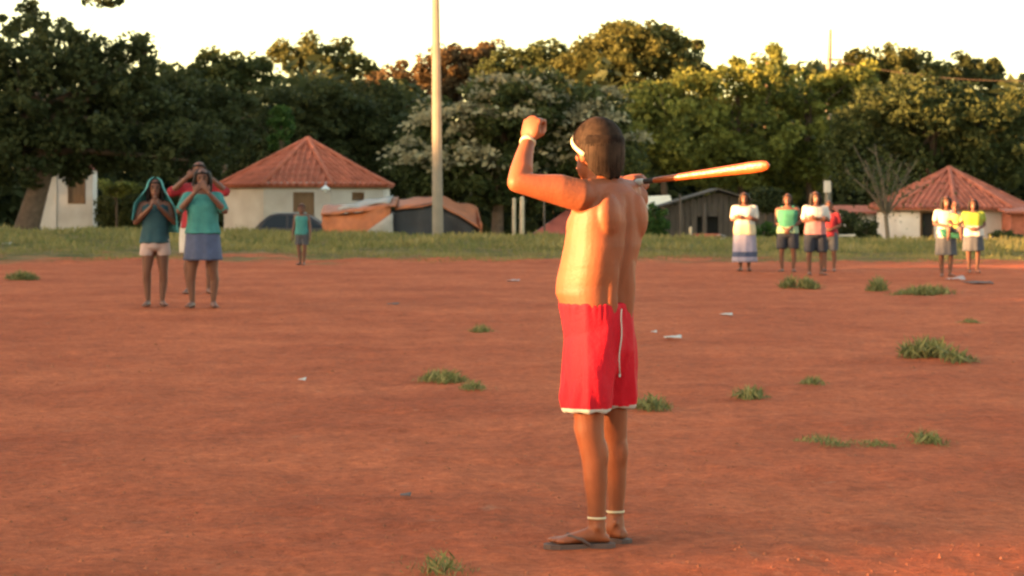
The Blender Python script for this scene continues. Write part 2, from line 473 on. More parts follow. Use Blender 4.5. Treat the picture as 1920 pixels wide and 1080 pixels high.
tree('forest_tree', 'small brownish round treetop left of the concrete pole', 140,
     [(742, 135, 24, 18), (760, 185, 30, 40), (720, 165, 25, 25)], 'leaf_brown', 745, 13, leafsize=.17)
tree('forest_tree', 'broad brown-leaved dome right behind the concrete pole', 150,
     [(865, 118, 70, 34), (905, 105, 45, 22), (820, 140, 40, 40), (795, 180, 40, 50), (880, 160, 70, 40)], 'leaf_brown', 860, 14, leafsize=.18)
tree('forest_tree', 'mid-green dome between the brown dome and the tallest tree', 138,
     [(975, 125, 55, 40), (1020, 110, 50, 30), (930, 150, 45, 35), (1050, 150, 60, 50)], 'leaf_mid', 985, 15, leafsize=.17)
tree('tall_tree', 'tallest olive tree with a broad flat dome above the man', 135,
     [(1185, 85, 85, 42), (1130, 105, 75, 40), (1240, 105, 62, 50), (1180, 140, 120, 50), (1085, 125, 45, 32)], 'leaf_olive', 1180, 16, r=.3, leafsize=.17, dens=2.6)
tree('forest_tree', 'small dark treetop with twin points right of the tallest tree', 140,
     [(1283, 100, 15, 25), (1303, 92, 12, 20), (1295, 135, 35, 35), (1325, 150, 20, 25)], 'leaf_dark', 1295, 17, leafsize=.15, clump=.3)
tree('flowering_tree', 'bushy tree with pale blossom sprays behind the concrete pole', 92.5,
     [(965, 215, 100, 70), (860, 250, 90, 70), (800, 310, 72, 58), (1040, 235, 95, 65), (930, 165, 50, 22), (1000, 160, 55, 22), (1100, 210, 75, 42), (900, 320, 110, 70), (1000, 330, 100, 65), (1120, 290, 90, 75)],
     'leaf_mid', 930, 18, r=.22, leafsize=.13, clump=.4, blossom=.5, limbs=8)
# sunlit row on the right
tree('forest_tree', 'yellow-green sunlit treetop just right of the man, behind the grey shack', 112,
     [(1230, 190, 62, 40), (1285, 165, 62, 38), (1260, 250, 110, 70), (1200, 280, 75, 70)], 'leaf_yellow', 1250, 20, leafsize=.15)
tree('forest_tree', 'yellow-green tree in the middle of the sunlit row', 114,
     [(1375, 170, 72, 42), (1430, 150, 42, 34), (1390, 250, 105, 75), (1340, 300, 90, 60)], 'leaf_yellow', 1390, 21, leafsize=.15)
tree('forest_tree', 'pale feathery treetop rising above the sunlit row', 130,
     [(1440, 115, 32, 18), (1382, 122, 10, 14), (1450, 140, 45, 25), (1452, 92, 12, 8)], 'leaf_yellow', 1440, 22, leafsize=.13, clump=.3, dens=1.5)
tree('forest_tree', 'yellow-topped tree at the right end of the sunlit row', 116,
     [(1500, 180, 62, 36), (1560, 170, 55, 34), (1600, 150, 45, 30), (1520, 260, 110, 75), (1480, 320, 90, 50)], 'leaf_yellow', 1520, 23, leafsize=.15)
tree('forest_tree', 'wide dark dome behind the thin right pole', 134,
     [(1650, 115, 72, 30), (1560, 140, 50, 25), (1720, 125, 52, 30), (1640, 160, 110, 40)], 'leaf_olive', 1650, 24, leafsize=.17)
tree('forest_tree', 'dark tree with pointed tops right of the wide dome', 138,
     [(1800, 125, 20, 22), (1845, 128, 24, 28), (1820, 165, 60, 45), (1780, 150, 40, 25), (1865, 165, 22, 40)], 'leaf_dark', 1820, 25, leafsize=.15, clump=.3)
tree('forest_tree', 'large dark green tree right behind the right tiled house', 110,
     [(1760, 230, 125, 80), (1690, 200, 100, 55), (1850, 250, 95, 80), (1640, 280, 90, 80), (1800, 310, 130, 50)], 'leaf_mid', 1750, 26, r=.25, leafsize=.15)
tree('forest_tree', 'warm-lit tree at the far right edge', 124,
     [(1915, 205, 40, 40), (1945, 240, 60, 70), (1900, 280, 60, 60)], 'leaf_olive', 1930, 27, leafsize=.16)

# far dense undergrowth behind the trees
n = 42000
ux = rng.uniform(-34, 34, n); uy = rng.uniform(128, 158, n)
hh = 7.3 + .8 * np.sin(ux * .5) + .7 * np.sin(ux * 1.3 + 2)
C = np.stack([ux, uy, -.5 + hh * rng.uniform(0, 1, n)], 1)
o = leaves('undergrowth', C, .42, rng.uniform(0, .7, n), M['leaf_dark'], seed=3)
tag(o, 'dense dark undergrowth deep in the wood', kind='stuff')

# tall wood to the left of the field (outside the picture): it keeps the evening sun off the field
def wood_top(y):
    ys = [-90, -40, -18, -12, -8, 0, 8, 18, 21, 25, 30, 43, 50, 57, 63, 66, 74, 78, 82, 85, 88, 100, 111, 128, 150]
    hs = [9, 9.1, 9.0, 8.92, 9.2, 9.6, 9.8, 9.9, 9.9, 9.6, 9.8, 10.5, 10.5, 10.5, 12.9, 14.3, 14.4, 14.3, 15.2, 15.6, 15.3, 14.5, 14.8, 14.4, 14.6]
    return np.interp(y, ys, hs) - 0.72
n = 170000
uy = rng.uniform(-90, 150, n); ux = rng.uniform(-66, -58, n)
top = wood_top(uy) + .22 * np.sin(uy * 1.1) + .15 * np.sin(uy * 2.7 + 1)
C = np.stack([ux, uy, -.3 + (top + .3) * rng.uniform(0, 1, n) ** .8], 1)
o = leaves('wood', C, .5, rng.uniform(0, .7, n), M['leaf_mid'], seed=4)
tag(o, 'tall dense wood along the left side of the field', kind='stuff')

# ------------------------------------------------------------------ grass verge and tufts
n = 120000
gy = 54.5 + (rng.uniform(0, 1, n) ** 1.25) * 30
gx = rng.uniform(-1, 1, n) * (.2 * gy + 1)
edge = np.array([mnoise.noise((a * .25, 3.3, 0)) * 5 + mnoise.noise((a * 1.1, 7.3, 0)) * 2.5 for a in gx])
dens = np.array([mnoise.noise((a * .55, b_ * .35, 2)) for a, b_ in zip(gx, gy)])
keep = (gy > 55.5 + edge + np.clip(gx, 0, 9) * -.25) & (dens + rng.uniform(-.1, .75, n) > .06)
gx, gy, dens = gx[keep], gy[keep], dens[keep]
hgt = (.02 + .07 * rng.uniform(0, 1, len(gx)) ** 1.5) * (1 + .9 * np.clip(dens, -.6, .8)) * np.clip((gy - 52) / 10, .5, 1.25)
z0 = np.array([gz(a, b_) for a, b_ in zip(gx, gy)])
ax = rng.normal(size=(len(gx), 3)) * .35; ax[:, 2] = 1
o = leaves('grass', np.stack([gx, gy, z0 + hgt * .8], 1), hgt, .25 + .9 * dens + rng.uniform(0, .5, len(gx)), M['grass'], seed=9, aspect=.16, axis=ax)
tag(o, 'rough green and straw grass along the edge of the field', kind='stuff')

def tuft(px, py, wpx, label, hgt=.12, n=260, seed=0):
    Y = FPX * H / (py - HY); x = wx(px, Y); w = wpx * Y / FPX / 2
    r_ = np.random.default_rng(seed + 70)
    nn_ = int(n * max(.5, w / .15) ** .9)
    k = max(3, int(w * 14)); cx = r_.normal(size=k) * w * .42; cy = r_.normal(size=k) * w * .6
    i = r_.integers(0, k, nn_)
    bx_ = x + cx[i] + r_.normal(size=nn_) * max(.05, w * .2); by_ = Y + cy[i] + r_.normal(size=nn_) * max(.07, w * .2)
    hg = hgt * .8 * r_.uniform(.25, 1, nn_) * np.exp(-((bx_ - x) / (w * 1.1)) ** 2)
    hg = np.maximum(hg, .015)
    a = r_.normal(size=(nn_, 3)) * .6; a[:, 2] = .8
    z0 = np.array([gz(p, q) for p, q in zip(bx_, by_)])
    o = leaves('grass_tuft', np.stack([bx_, by_, z0 + hg * .6], 1), hg, r_.uniform(.0, 1, nn_), M['tuft'], origin=(x, Y, 0), seed=seed, aspect=.09, axis=a)
    tag(o, label, 'grass tuft', 'grass tufts on the red earth')
TUFTS = [
    (832, 716, 110, 'wide grass tuft left of the red shorts, larger of a close pair', .10),
    (886, 734, 60, 'small grass tuft at the right end of a close pair', .07),
    (903, 620, 46, 'faint grass tuft left of the man, halfway to the verge', .09),
    (1222, 766, 78, 'grass tuft right beside the hem of the red shorts', .11),
    (1402, 748, 72, 'dark grass tuft right of the tuft by the shorts', .10),
    (1524, 724, 50, 'thin sparse grass tuft near the middle of the right half', .07),
    (1738, 674, 150, 'largest dark grass tuft on the right side of the field', .17),
    (1545, 834, 140, 'long low grass patch in the right foreground', .05),
    (1645, 838, 60, 'thin flat grass wisp joining two foreground patches', .035),
    (1738, 832, 74, 'grass tuft at the right end of the foreground patches', .075),
    (826, 1078, 78, 'grass tuft cut by the bottom edge of the picture', .07),
    (34, 525, 84, 'dark grass tuft at the left edge by the verge', .16),
    (1492, 540, 84, 'rounded grass tuft in front of the two bystanders in dark shorts', .2),
    (1648, 546, 44, 'small dark grass clump left of a longer patch', .2),
    (1745, 553, 130, 'long grass patch in front of the woman holding a child', .15),
    (1820, 606, 34, 'tiny grass tuft near the right edge', .06),
]
for i, (px, py, w, lab, hg) in enumerate(TUFTS): tuft(px, py, w, lab, hg, 330, i)

# ------------------------------------------------------------------ houses
def oct_house(px, Y, Rw, Rr, z0, ze, zp, rot, label, tile, plaster, openings):
    """eight-sided tiled house; openings: {face: (u0, u1, z0, z1, kind)}"""
    cx = wx(px, Y)
    t = thing('tiled_house', label, 'house', (cx, Y, z0), 'eight-sided tiled houses')
    def corner(R, k, z): a = -math.pi / 2 - math.pi / 8 + rot + k * math.pi / 4; return np.array((cx + R * math.cos(a), Y + R * math.sin(a), z))
    for k in range(8):
        a, b = corner(Rw, k, z0), corner(Rw, k + 1, z0)
        L = np.linalg.norm(b - a); u = unit(b - a); nrm = np.array((u[1], -u[0], 0)); up = np.array((0, 0, 1.))
        th = .07
        def slab(bb, u0, u1, za, zb, d0=0.0, d1=None):
            d1 = 2 * th if d1 is None else d1
            c = a + u * (u0 + u1) / 2 - nrm * (d0 + d1) / 2; c[2] = (za + zb) / 2
            bb.obox(c, u * (u1 - u0) / 2, nrm * (d1 - d0) / 2, up * (zb - za) / 2)
        bb = B(); zt = ze + .1
        if k in openings:
            u0, u1, za, zb, kind = openings[k]
            slab(bb, 0, u0, z0 - .3, zt); slab(bb, u1, L, z0 - .3, zt); slab(bb, u0, u1, zb, zt)
            if za > z0 + .02: slab(bb, u0, u1, z0 - .3, za)
        else: slab(bb, 0, L, z0 - .3, zt)
        wl = obj('wall', bb, plaster, t, smooth=False)
        if k in openings:
            if kind == 'door':
                d = B(); slab(d, u0 + .05, u1 - .05, za, zb - .05, .05, .09); dd = obj('door', d, M['wood_brown'], t, smooth=False)
                h = B(); slab(h, u1 - .17, u1 - .12, za + .95, za + 1.06, .02, .048); obj('handle', h, M['metal'], dd, smooth=False)
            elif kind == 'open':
                d = B(); slab(d, u0 - .02, u1 + .02, za, zb, .16, .2); obj('doorway_shade', d, M['dark'], t, smooth=False)  # near-black panel stands in for the unlit room
            else:
                d = B(); slab(d, u0 + .04, u1 - .04, za + .04, zb - .04, .06, .09); obj('window', d, M['wood_brown'], t, smooth=False)
            fr = B()
            slab(fr, u0, u0 + .05, za, zb, -.015, .12); slab(fr, u1 - .05, u1, za, zb, -.015, .12); slab(fr, u0 + .05, u1 - .05, zb - .05, zb, -.015, .12)
            obj('door_frame' if kind != 'window' else 'window_frame', fr, M['wood_brown'], t, smooth=False)
    # roof
    apex = np.array((cx, Y, zp)); rb = B()
    ring0 = [corner(Rr, k, ze) for k in range(8)]; ring1 = [p - (0, 0, .07) for p in ring0]
    v = ring0 + ring1 + [apex, apex - (0, 0, .07)]
    f = [(k, (k + 1) % 8, 16) for k in range(8)] + [((k + 1) % 8 + 8, k + 8, 17) for k in range(8)] + [(k + 8, (k + 1) % 8 + 8, (k + 1) % 8, k) for k in range(8)]
    rb.add(v, f); roof = obj('roof', rb, tile, t, smooth=False)
    eb = B()
    for k in range(8):
        a, b = ring1[k], ring1[(k + 1) % 8]; eb.tube([a * .985 + apex * .015 - (0, 0, .03), b * .985 + apex * .015 - (0, 0, .03)], .035, 6)
    obj('eave_board', eb, M['wood_brown'], t, smooth=False)
    for k in (6, 7, 0, 1, 2):
        a, b = ring0[k], ring0[(k + 1) % 8]
        L = np.linalg.norm(b - a); u = unit(b - a); midp = (a + b) / 2; sl = apex - midp; Ls = np.linalg.norm(sl); sl = sl / Ls
        nr = unit(np.cross(u, sl)); 
        if nr[2] < 0: nr = -nr
        nrib = int(L / .215)
        for j in range(nrib):
            s = (j + .5) / nrib * L
            frac = 1 - abs(s - L / 2) / (L / 2); ln = max(.1, frac * Ls - .04)
            c0 = a + u * s - sl * .04
            tb = B(); q = 0.0; R = []
            while q < ln:
                q2 = min(q + .38, ln)
                for (qq, rr) in ((q, .083), (q2, .066)):
                    c = c0 + sl * qq + nr * .004
                    R.append([c + rr * (math.cos(w_) * u + math.sin(w_) * nr * .9) for w_ in np.linspace(0, math.pi, 6)])
                q = q2
            tb.rings(R); obj('roof_tile', tb, tile, roof, smooth=False)
        hp = B(); hp.tube([ring0[k] - sl * .02 + (0, 0, .05), apex + (0, 0, .06)], .085, 8); obj('hip_tile', hp, tile, roof)
    kb = B(); kb.ell(apex + (0, 0, .06), (.14, 0, 0), (0, .14, 0), (0, 0, .09)); obj('roof_cap', kb, tile, roof)
    return t, corner

h1, c1 = oct_house(577, 97, 3.12, 3.26, -.5, 1.80, 3.44, math.radians(-3), 'eight-sided white house with an orange tiled roof behind the dark car',
                   M['tile'], M['plaster'], {0: (1.05, 1.80, -.5, 1.55, 'door'), 1: (.95, 1.5, 1.25, 1.55, 'window')})
# lamp under its eave
lp = np.array((wx(610, 93.6), 93.6, wz(353, 93.6)))
t = thing('eave_lamp', 'small white lamp under the eave of the left tiled house', 'lamp', lp)
b = B(); b.rings([ering(lp + (0, 0, z), np.array((1., 0, 0)), np.array((0, 1., 0)), r, r, 12) for z, r in ((-.06, .17), (0, .15), (.06, .07), (.10, .03))]); obj('lamp_shade', b, M['white'], t)
b = B(); b.tube([lp + (0, 0, .09), lp + (0, .1, .2), lp + (0, .35, .22)], .018, 6); obj('bracket', b, M['metal'], t)
b = B(); b.ell(lp - (0, 0, .1), (.06, 0, 0), (0, .06, 0), (0, 0, .08)); obj('bulb', b, M['white'], t)

h3, c3 = oct_house(1780, 100, 2.70, 2.95, -.5, .98, 2.40, math.radians(17), 'white house with a weathered red tiled roof on the right, behind the bare shrub',
                   M['tile2'], M['plaster'], {7: (.75, 1.3, -.5, .85, 'open')})

# left house under the tree
Y = 98; x0, x1 = wx(50, Y), wx(174, Y); z0 = -.5; zt = wz(318, Y)
t = thing('white_house', 'white house with a brown window under the huge left tree', 'house', (wx(120, Y), Y, z0))
cxm = wx(108, Y); wa, wb, za, zb = wx(127, Y), wx(160, Y), wz(382, Y), wz(328, Y)
b = B(); b.box(cxm, wa, Y, Y + .15, z0 - .2, zt).box(wb, x1, Y, Y + .15, z0 - .2, zt).box(wa, wb, Y, Y + .15, z0 - .2, za).box(wa, wb, Y, Y + .15, zb, zt)
obj('wall', b, M['plaster'], t, smooth=False)
b = B(); b.obox(((cxm + x0) / 2, Y + .45, (z0 + zt) / 2 - .1), ((x0 - cxm) / 2, .42, 0), (.04, .07, 0), (0, 0, (zt - z0) / 2 + .1)); obj('wall', b, M['plaster_grey'], t, smooth=False, label='side wall with its shade painted in as grey')  # greyer plaster puts the shade of this face into its colour
xe = wx(182.5, Y + 4); b = B(); b.obox(((x1 + xe) / 2 - .08, Y + 2.08, (z0 + zt) / 2 - .1), (.07, 0, 0), ((xe - x1) / 2, 1.92, 0), (0, 0, (zt - z0) / 2 + .1)); obj('wall', b, M['plaster'], t, smooth=False)
b = B(); b.box(wa + .06, wb - .06, Y + .05, Y + .09, za + .06, zb - .06); w_ = obj('window', b, M['wood_brown'], t, smooth=False)
b = B(); b.box(wa, wa + .06, Y - .02, Y + .12, za, zb).box(wb - .06, wb, Y - .02, Y + .12, za, zb).box(wa + .06, wb - .06, Y - .02, Y + .12, za, za + .06).box(wa + .06, wb - .06, Y - .02, Y + .12, zb - .06, zb); obj('frame', b, M['wood_brown'], w_, smooth=False)
b = B(); b.rings([[(x0 - .3, Y - .25, zt), (x1 + .1, Y - .25, zt), (xe + .05, Y + 4.2, zt), (x0 - .3, Y + 4.2, zt)], [(x0 + 1.2, Y + 1.9, zt + .8), (x1 - 1.0, Y + 1.9, zt + .8), (x1 - 1.0, Y + 2.1, zt + .8), (x0 + 1.2, Y + 2.1, zt + .8)]]); obj('roof', b, M['tile2'], t, smooth=False)

# red low-roofed shed behind the man
Y = 92; t = thing('shed', 'low shed with a red roof and white base wall behind the man', 'shed', (wx(1080, Y), Y, -.5))
xl, xr = wx(990, Y), wx(1180, Y); ze = wz(446, Y); zr = wz(392, Y)
b = B(); b.rings([[(xl, Y - .5, ze), (xr, Y - .5, ze), (xr, Y + 2.6, ze), (xl, Y + 2.6, ze)], [(xl + 1.4, Y + .9, zr), (xr - 1.4, Y + .9, zr), (xr - 1.4, Y + 1.2, zr), (xl + 1.4, Y + 1.2, zr)]]); obj('roof', b, M['red_sheet'], t, smooth=False)
b = B(); b.box(xl + .45, xr - .4, Y, Y + 2.2, -.6, ze - .003); obj('wall', b, M['plaster'], t, smooth=False)

# grey board shack
Y = 96; s = Y / FPX
t = thing('shack', 'grey wooden board shack with a gabled roof behind the woman in white', 'shack', (wx(1350, Y), Y, -.5))
pxa, pxb, pk = 1246, 1462, 1346
def gable(px): return np.interp(px, [pxa, pk, pxb], [385, 358, 391])
b = B(); b.box(wx(pxa + 4, Y), wx(pxb - 4, Y), Y + .3, Y + 3.2, -.7, wz(396, Y)); obj('shade_box', b, M['dark'], t, smooth=False)  # near-black box added for the shade behind the boards
px = pxa; k = 0
while px < pxb - 4:
    w = random.uniform(8.5, 12); m_ = px + w / 2
    zt = wz(gable(m_) + 3, Y); zb = -.7
    segs = [(zb, zt)]
    if 1308 < m_ < 1343 and not 1320 < m_ < 1327: segs = [(zb, wz(440, Y)), (wz(406, Y), zt)]
    for (za, zc) in segs:
        b = B(); b.obox((wx(m_, Y), Y + random.uniform(-.02, .02), (za + zc) / 2), (w * s * .46, random.uniform(-.012, .012), 0), (0, .015, 0), (random.uniform(-.015, .015), 0, (zc - za) / 2))
        obj('board', b, M['wood_grey'], t, smooth=False)
    px += w; k += 1
b = B()
for (pa, pb) in ((pxa - 12, pk), (pk, pxb + 12)):
    ya, yb = (gable(pxa) + 4, 356) if pa < pk - 1 else (356, gable(pxb) + 4)
    A, Bp = P(pa, ya, Y), P(pb, yb, Y)
    d = (Bp - A) / 2; c = (A + Bp) / 2 + (0, 1.5, .03)
    b.obox(c, d * .998, (0, 1.9, 0), (0, 0, .03))
obj('roof', b, M['wood_grey'], t, smooth=False)
# white sheet, sun painted in as cream, on a lean-to left of the shack
t = thing('lean_to', 'white sheet lean-to roof, sun painted in as cream, beside the grey shack', 'lean-to', (wx(1235, 99), 99, -.5))
b = B()
A = [P(1205, 392, 98), P(1262, 383, 98), P(1256, 366, 100.5), P(1212, 368, 100.5)]
b.add([q for q in A] + [q - (0, 0, .05) for q in A], [(0, 1, 2, 3), (7, 6, 5, 4), (0, 4, 5, 1), (1, 5, 6, 2), (2, 6, 7, 3), (3, 7, 4, 0)]); obj('sheet', b, M['tarp_sun'], t, smooth=False)
for px in (1210, 1258):
    b = B(); b.tube([P(px, 389, 98.2) * (1, 1, 0) + (0, 0, -.6), P(px, 391, 98.2)], .05, 8); obj('pole', b, M['post'], t)

def post(px, ya, yb, Y, r, m, label, cat='post', name='wooden_post', group='posts among the huts'):
    base = P(px, yb, Y); base[2] = min(base[2], gz(base[0], Y)) - .1
    b = B(); tp = P(px, ya, Y); b.tube([base, (base + tp) / 2 + (random.uniform(-.02, .02), 0, 0), tp], [r, r * .95, r * .85], 9)
    return tag(obj(name, b, M[m], origin=tuple(base)), label, cat, group)
post(857, 330, 400, 96, .055, 'post', 'post with sunlight in its pale colour, left of two above the orange tarp')
post(882, 345, 405, 96, .055, 'post', 'post with sunlight in its pale colour, right of two above the orange tarp')
post(979, 372, 455, 89, .085, 'post', 'thick pale post left of the red shed roof')
post(964, 374, 450, 90, .07, 'post', 'thinner greyish post just left of the thick pale post')
post(1020, 378, 460, 88, .035, 'wood_grey', 'thin dark post in front of the red shed roof')
post(1275, 366, 448, 93, .045, 'wood_grey', 'tall grey post at the left of the shack front')
post(1322, 384, 440, 93.5, .05, 'wood_grey', 'grey post between the two dark openings of the shack')
post(1295, 427, 466, 84, .05, 'post', 'short stake in the grass before the shack')
t = thing('white_topped_pole', 'slim pole with a white box on top behind the bystander in red', 'pole', (wx(1552, 92), 92, -.6))
b = B(); b.tube([(wx(1552, 92), 92, -.6), P(1552, 362, 92)], .05, 8); obj('pole', b, M['concrete'], t)
b = B(); q = P(1551, 350, 92); b.box(q[0] - .11, q[0] + .11, 91.9, 92.1, q[2] - .2, q[2] + .2); obj('box', b, M['plaster_grey'], t, smooth=False)

# low brick heap and bucket before the shack
t = thing('brick_stack', 'low stack of red bricks in front of the shack openings', 'bricks', (wx(1322, 90), 90, -.5))
for r_i in range(5):
    for c_i in range(4):
        xc = wx(1305, 90) + c_i * .235 + (r_i % 2) * .1; z_ = -.5 + .13 * r_i
        b = B(); b.obox((xc, 90 + random.uniform(-.04, .04), z_ + .06), (.108, random.uniform(-.01, .01), 0), (0, .1, 0), (0, 0, .058)); obj('brick', b, M['brick'], t, smooth=False)
q = P(1351, 462, 82)
t = thing('bucket', 'white bucket on the grass right of the brick stack', 'bucket', (q[0], 82, gz(q[0], 82)))
b = B(); b.rings([ering((q[0], 82, gz(q[0], 82) + z), np.array((1., 0, 0)), np.array((0, 1., 0)), r, r, 16) for z, r in ((0, .12), (.36, .165))]); obj('pail', b, M['white'], t, smooth=False)
b = B(); b.tube([(q[0] + .165 * math.cos(a), 82 - .02, gz(q[0], 82) + .36 + .1 * math.sin(a)) for a in np.linspace(0, math.pi, 9)], .01, 6); obj('handle', b, M['metal'], t)

# right-edge brick building and white shed behind the bush
Y = 96; t = thing('brick_building', 'plain red brick building cut by the right edge', 'building', (wx(1930, Y), Y, -.6))
b = B(); b.box(wx(1896, Y), wx(1985, Y), Y, Y + 3, -.7, wz(396, Y)); obj('wall', b, M['brick'], t, smooth=False)
b = B(); b.obox((wx(1940, Y), Y + 1.5, wz(393, Y)), (wx(1995, Y) / 2 - wx(1885, Y) / 2, 0, 0), (0, 1.8, .1), (0, 0, .04)); obj('roof', b, M['tile2'], t, smooth=False)
Y = 103; t = thing('white_shed', 'small white shed half hidden behind the bush and bare shrub', 'shed', (wx(1615, Y), Y, -.5))
b = B(); b.box(wx(1578, Y), wx(1640, Y), Y, Y + 2, -.7, wz(396, Y)); obj('wall', b, M['plaster'], t, smooth=False)
b = B(); b.obox((wx(1609, Y), Y + 1, wz(393, Y)), (.8, 0, 0), (0, 1.3, .12), (0, 0, .04)); obj('roof', b, M['tile2'], t, smooth=False)

# ------------------------------------------------------------------ tarp shelter
def cloth(corners, nu, nv, amp, th, seed, sag=0.0):
    """wrinkled sheet with thickness between four corners (a b / d c)"""
    a, b, c, d = (np.asarray(q, float) for q in corners)
    nrm = unit(np.cross(b - a, d - a)); 
    if nrm[1] > 0: nrm = -nrm
    V = []
    for j in range(nv + 1):
        for i in range(nu + 1):
            u, v = i / nu, j / nv
            p = (a * (1 - u) + b * u) * (1 - v) + (d * (1 - u) + c * u) * v
            w = mnoise.noise((u * 3.1 + seed, v * 2.3, seed)) + .5 * mnoise.noise((u * 8 + seed, v * 5, 4))
            V.append(p + nrm * amp * w - np.array((0, 0, sag * 4 * u * (1 - u) * (1 - v))))
    n1 = len(V); V += [p - nrm * th for p in V]
    q = nu + 1; F = []
    for j in range(nv):
        for i in range(nu):
            k = j * q + i; F.append((k, k + 1, k + q + 1, k + q)); F.append((n1 + k, n1 + k + q, n1 + k + q + 1, n1 + k + 1))
    per = [i for i in range(q)] + [j * q + nu for j in range(1, nv + 1)] + [nv * q + i for i in range(nu - 1, -1, -1)] + [j * q for j in range(nv - 1, 0, -1)]
    for i in range(len(per)):
        k, l = per[i], per[(i + 1) % len(per)]; F.append((k, n1 + k, n1 + l, l))
    return np.array(V), F
Y = 84
t = thing('tarp_shelter', 'makeshift shelter of orange and black plastic tarps behind the concrete pole', 'shelter', (wx(760, Y), Y, -.5))
zg = -.55
def Q(px, py, Y_): return P(px, py, Y_)
def G(px, Y_): return np.array((wx(px, Y_), Y_, zg))
obj('tarp', cloth([Q(731, 394, 84), Q(818, 378, 84), G(818, 84), G(729, 84)], 8, 8, .10, .02, 1), M['tarp_dark'], t, label='black plastic front sheet left of the pole')
obj('tarp', cloth([Q(818, 378, 84.02), Q(893, 424, 84.02), G(896, 84), G(818, 84.02)], 8, 8, .10, .02, 2), M['tarp_dark'], t, label='black plastic front sheet right of the pole')
obj('tarp', cloth([Q(603, 402, 84.4), Q(733, 384, 83.8), Q(728, 440, 83.6), Q(604, 438, 83.9)], 12, 6, .16, .02, 3, .05), M['tarp_orange'], t, label='orange side sheet')
obj('tarp', cloth([Q(606, 385, 86.6), Q(748, 368, 86.4), Q(742, 386, 83.7), Q(601, 404, 84.2)], 12, 4, .10, .02, 4, .08), M['tarp_orange'], t, label='orange roof sheet on the left')
obj('tarp', cloth([Q(744, 372, 86.4), Q(826, 368, 86.4), Q(824, 380, 83.85), Q(741, 392, 83.85)], 8, 4, .08, .02, 5), M['tarp_orange'], t, label='orange roof sheet behind the pole')
obj('tarp', cloth([Q(822, 368, 86.4), Q(896, 388, 86.4), Q(902, 432, 83.8), Q(820, 380, 83.8)], 8, 5, .10, .02, 6), M['tarp_orange'], t, label='orange roof sheet on the right')
obj('tarp', cloth([Q(893, 392, 86.0), Q(903, 420, 83.9), G(899, 83.9), G(893, 86)], 4, 5, .05, .02, 7), M['tarp_orange'], t, label='orange right flap')
obj('tarp', cloth([Q(690, 432, 83.3), Q(737, 398, 83.5), G(738, 83.4), G(672, 83.2)], 7, 5, .10, .02, 8), M['tarp_white'], t, label='pale torn sheet')
obj('tarp', cloth([Q(606, 433, 83.6), Q(684, 430, 83.4), G(680, 83.1), G(600, 83.3)], 7, 4, .10, .02, 9), M['tarp_orange'], t, label='dusty orange lower sheet')
obj('tarp', cloth([Q(640, 384, 86.0), Q(738, 366, 86.2), Q(730, 378, 84.6), Q(632, 394, 84.8)], 8, 3, .10, .02, 10), M['tarp_white'], t, label='pale sheet laid over the orange roof')
for px, py in ((606, 402), (732, 382), (818, 378), (894, 424)):
    b = B(); b.tube([G(px, 84.6), Q(px, py + 1, 84.6)], .04, 7); obj('pole', b, M['wood_grey'], t)

# ------------------------------------------------------------------ car
cy, cz = 91.0, -.6
cxr = wx(474, cy)
t = thing('parked_car', 'dark hatchback parked in front of the left tiled house', 'car', (cxr + 1.9, cy, cz))
def prof(pts, half, b, inset=0.0):
    n_ = len(pts); v = []
    for s_ in (-1, 1): v += [(cxr + x, cy + s_ * half(z), cz + z) for x, z in pts]
    f = [tuple(range(n_)), tuple(range(2 * n_ - 1, n_ - 1, -1))] + [(i, i + n_, (i + 1) % n_ + n_, (i + 1) % n_) for i in range(n_)]
    return b.add(v, f)
low = [(0.02, .28), (0, .55), (.04, .86), (.3, .9), (2.6, .9), (3.5, .78), (3.72, .62), (3.75, .3), (3.4, .2), (.3, .2)]
cab = [(.1, .88), (.32, 1.12), (.62, 1.36), (.9, 1.42), (1.7, 1.42), (2.0, 1.33), (2.65, .9)]
b = B(); prof(low, lambda z: .80, b); prof(cab, lambda z: .80 - .16 * (z - .88) / .54, b)
v, f, _ = remesh(b, .035, 3); obj('body', (v, f), M['car'], t)
def side(pts, s_):
    b = B(); v = []
    for d in (.0, .012): v += [(cxr + x, cy + s_ * (.80 - .16 * (z - .88) / .54 + .004 + d), cz + z) for x, z in pts]
    n_ = len(pts); b.add(v, [tuple(range(n_)), tuple(range(2 * n_ - 1, n_ - 1, -1))] + [(i, i + n_, (i + 1) % n_ + n_, (i + 1) % n_) for i in range(n_)]); return b
for s_ in (-1, 1):
    obj('window', side([(.36, .94), (.55, 1.2), (.78, 1.34), (1.2, 1.35), (1.2, .94)], s_), M['glass'], t, smooth=False)
    obj('window', side([(1.28, .94), (1.28, 1.35), (1.68, 1.35), (1.95, 1.26), (2.45, .94)], s_), M['glass'], t, smooth=False)
    for x in (.72, 3.0):
        w_ = B(); w_.rings([ering((cxr + x, cy + s_ * dd, cz + .29), np.array((1., 0, 0)), np.array((0, 0, 1.)), r, r, 20) for dd, r in ((.62, .27), (.64, .29), (.80, .29), (.815, .27))]); wo = obj('wheel', w_, M['rubber'], t)
        w_ = B(); w_.rings([ering((cxr + x, cy + s_ * dd, cz + .29), np.array((1., 0, 0)), np.array((0, 0, 1.)), r, r, 16) for dd, r in ((.812, .18), (.825, .16))]); obj('rim', w_, M['metal'], wo)
b = B(); b.obox((cxr + 1.25, cy, cz + 1.437), (.55, 0, 0), (0, .58, 0), (0, 0, .012)); obj('roof_glint', b, M['metal'], t, smooth=False)  # pale plate stands in for the light reflected along the roof

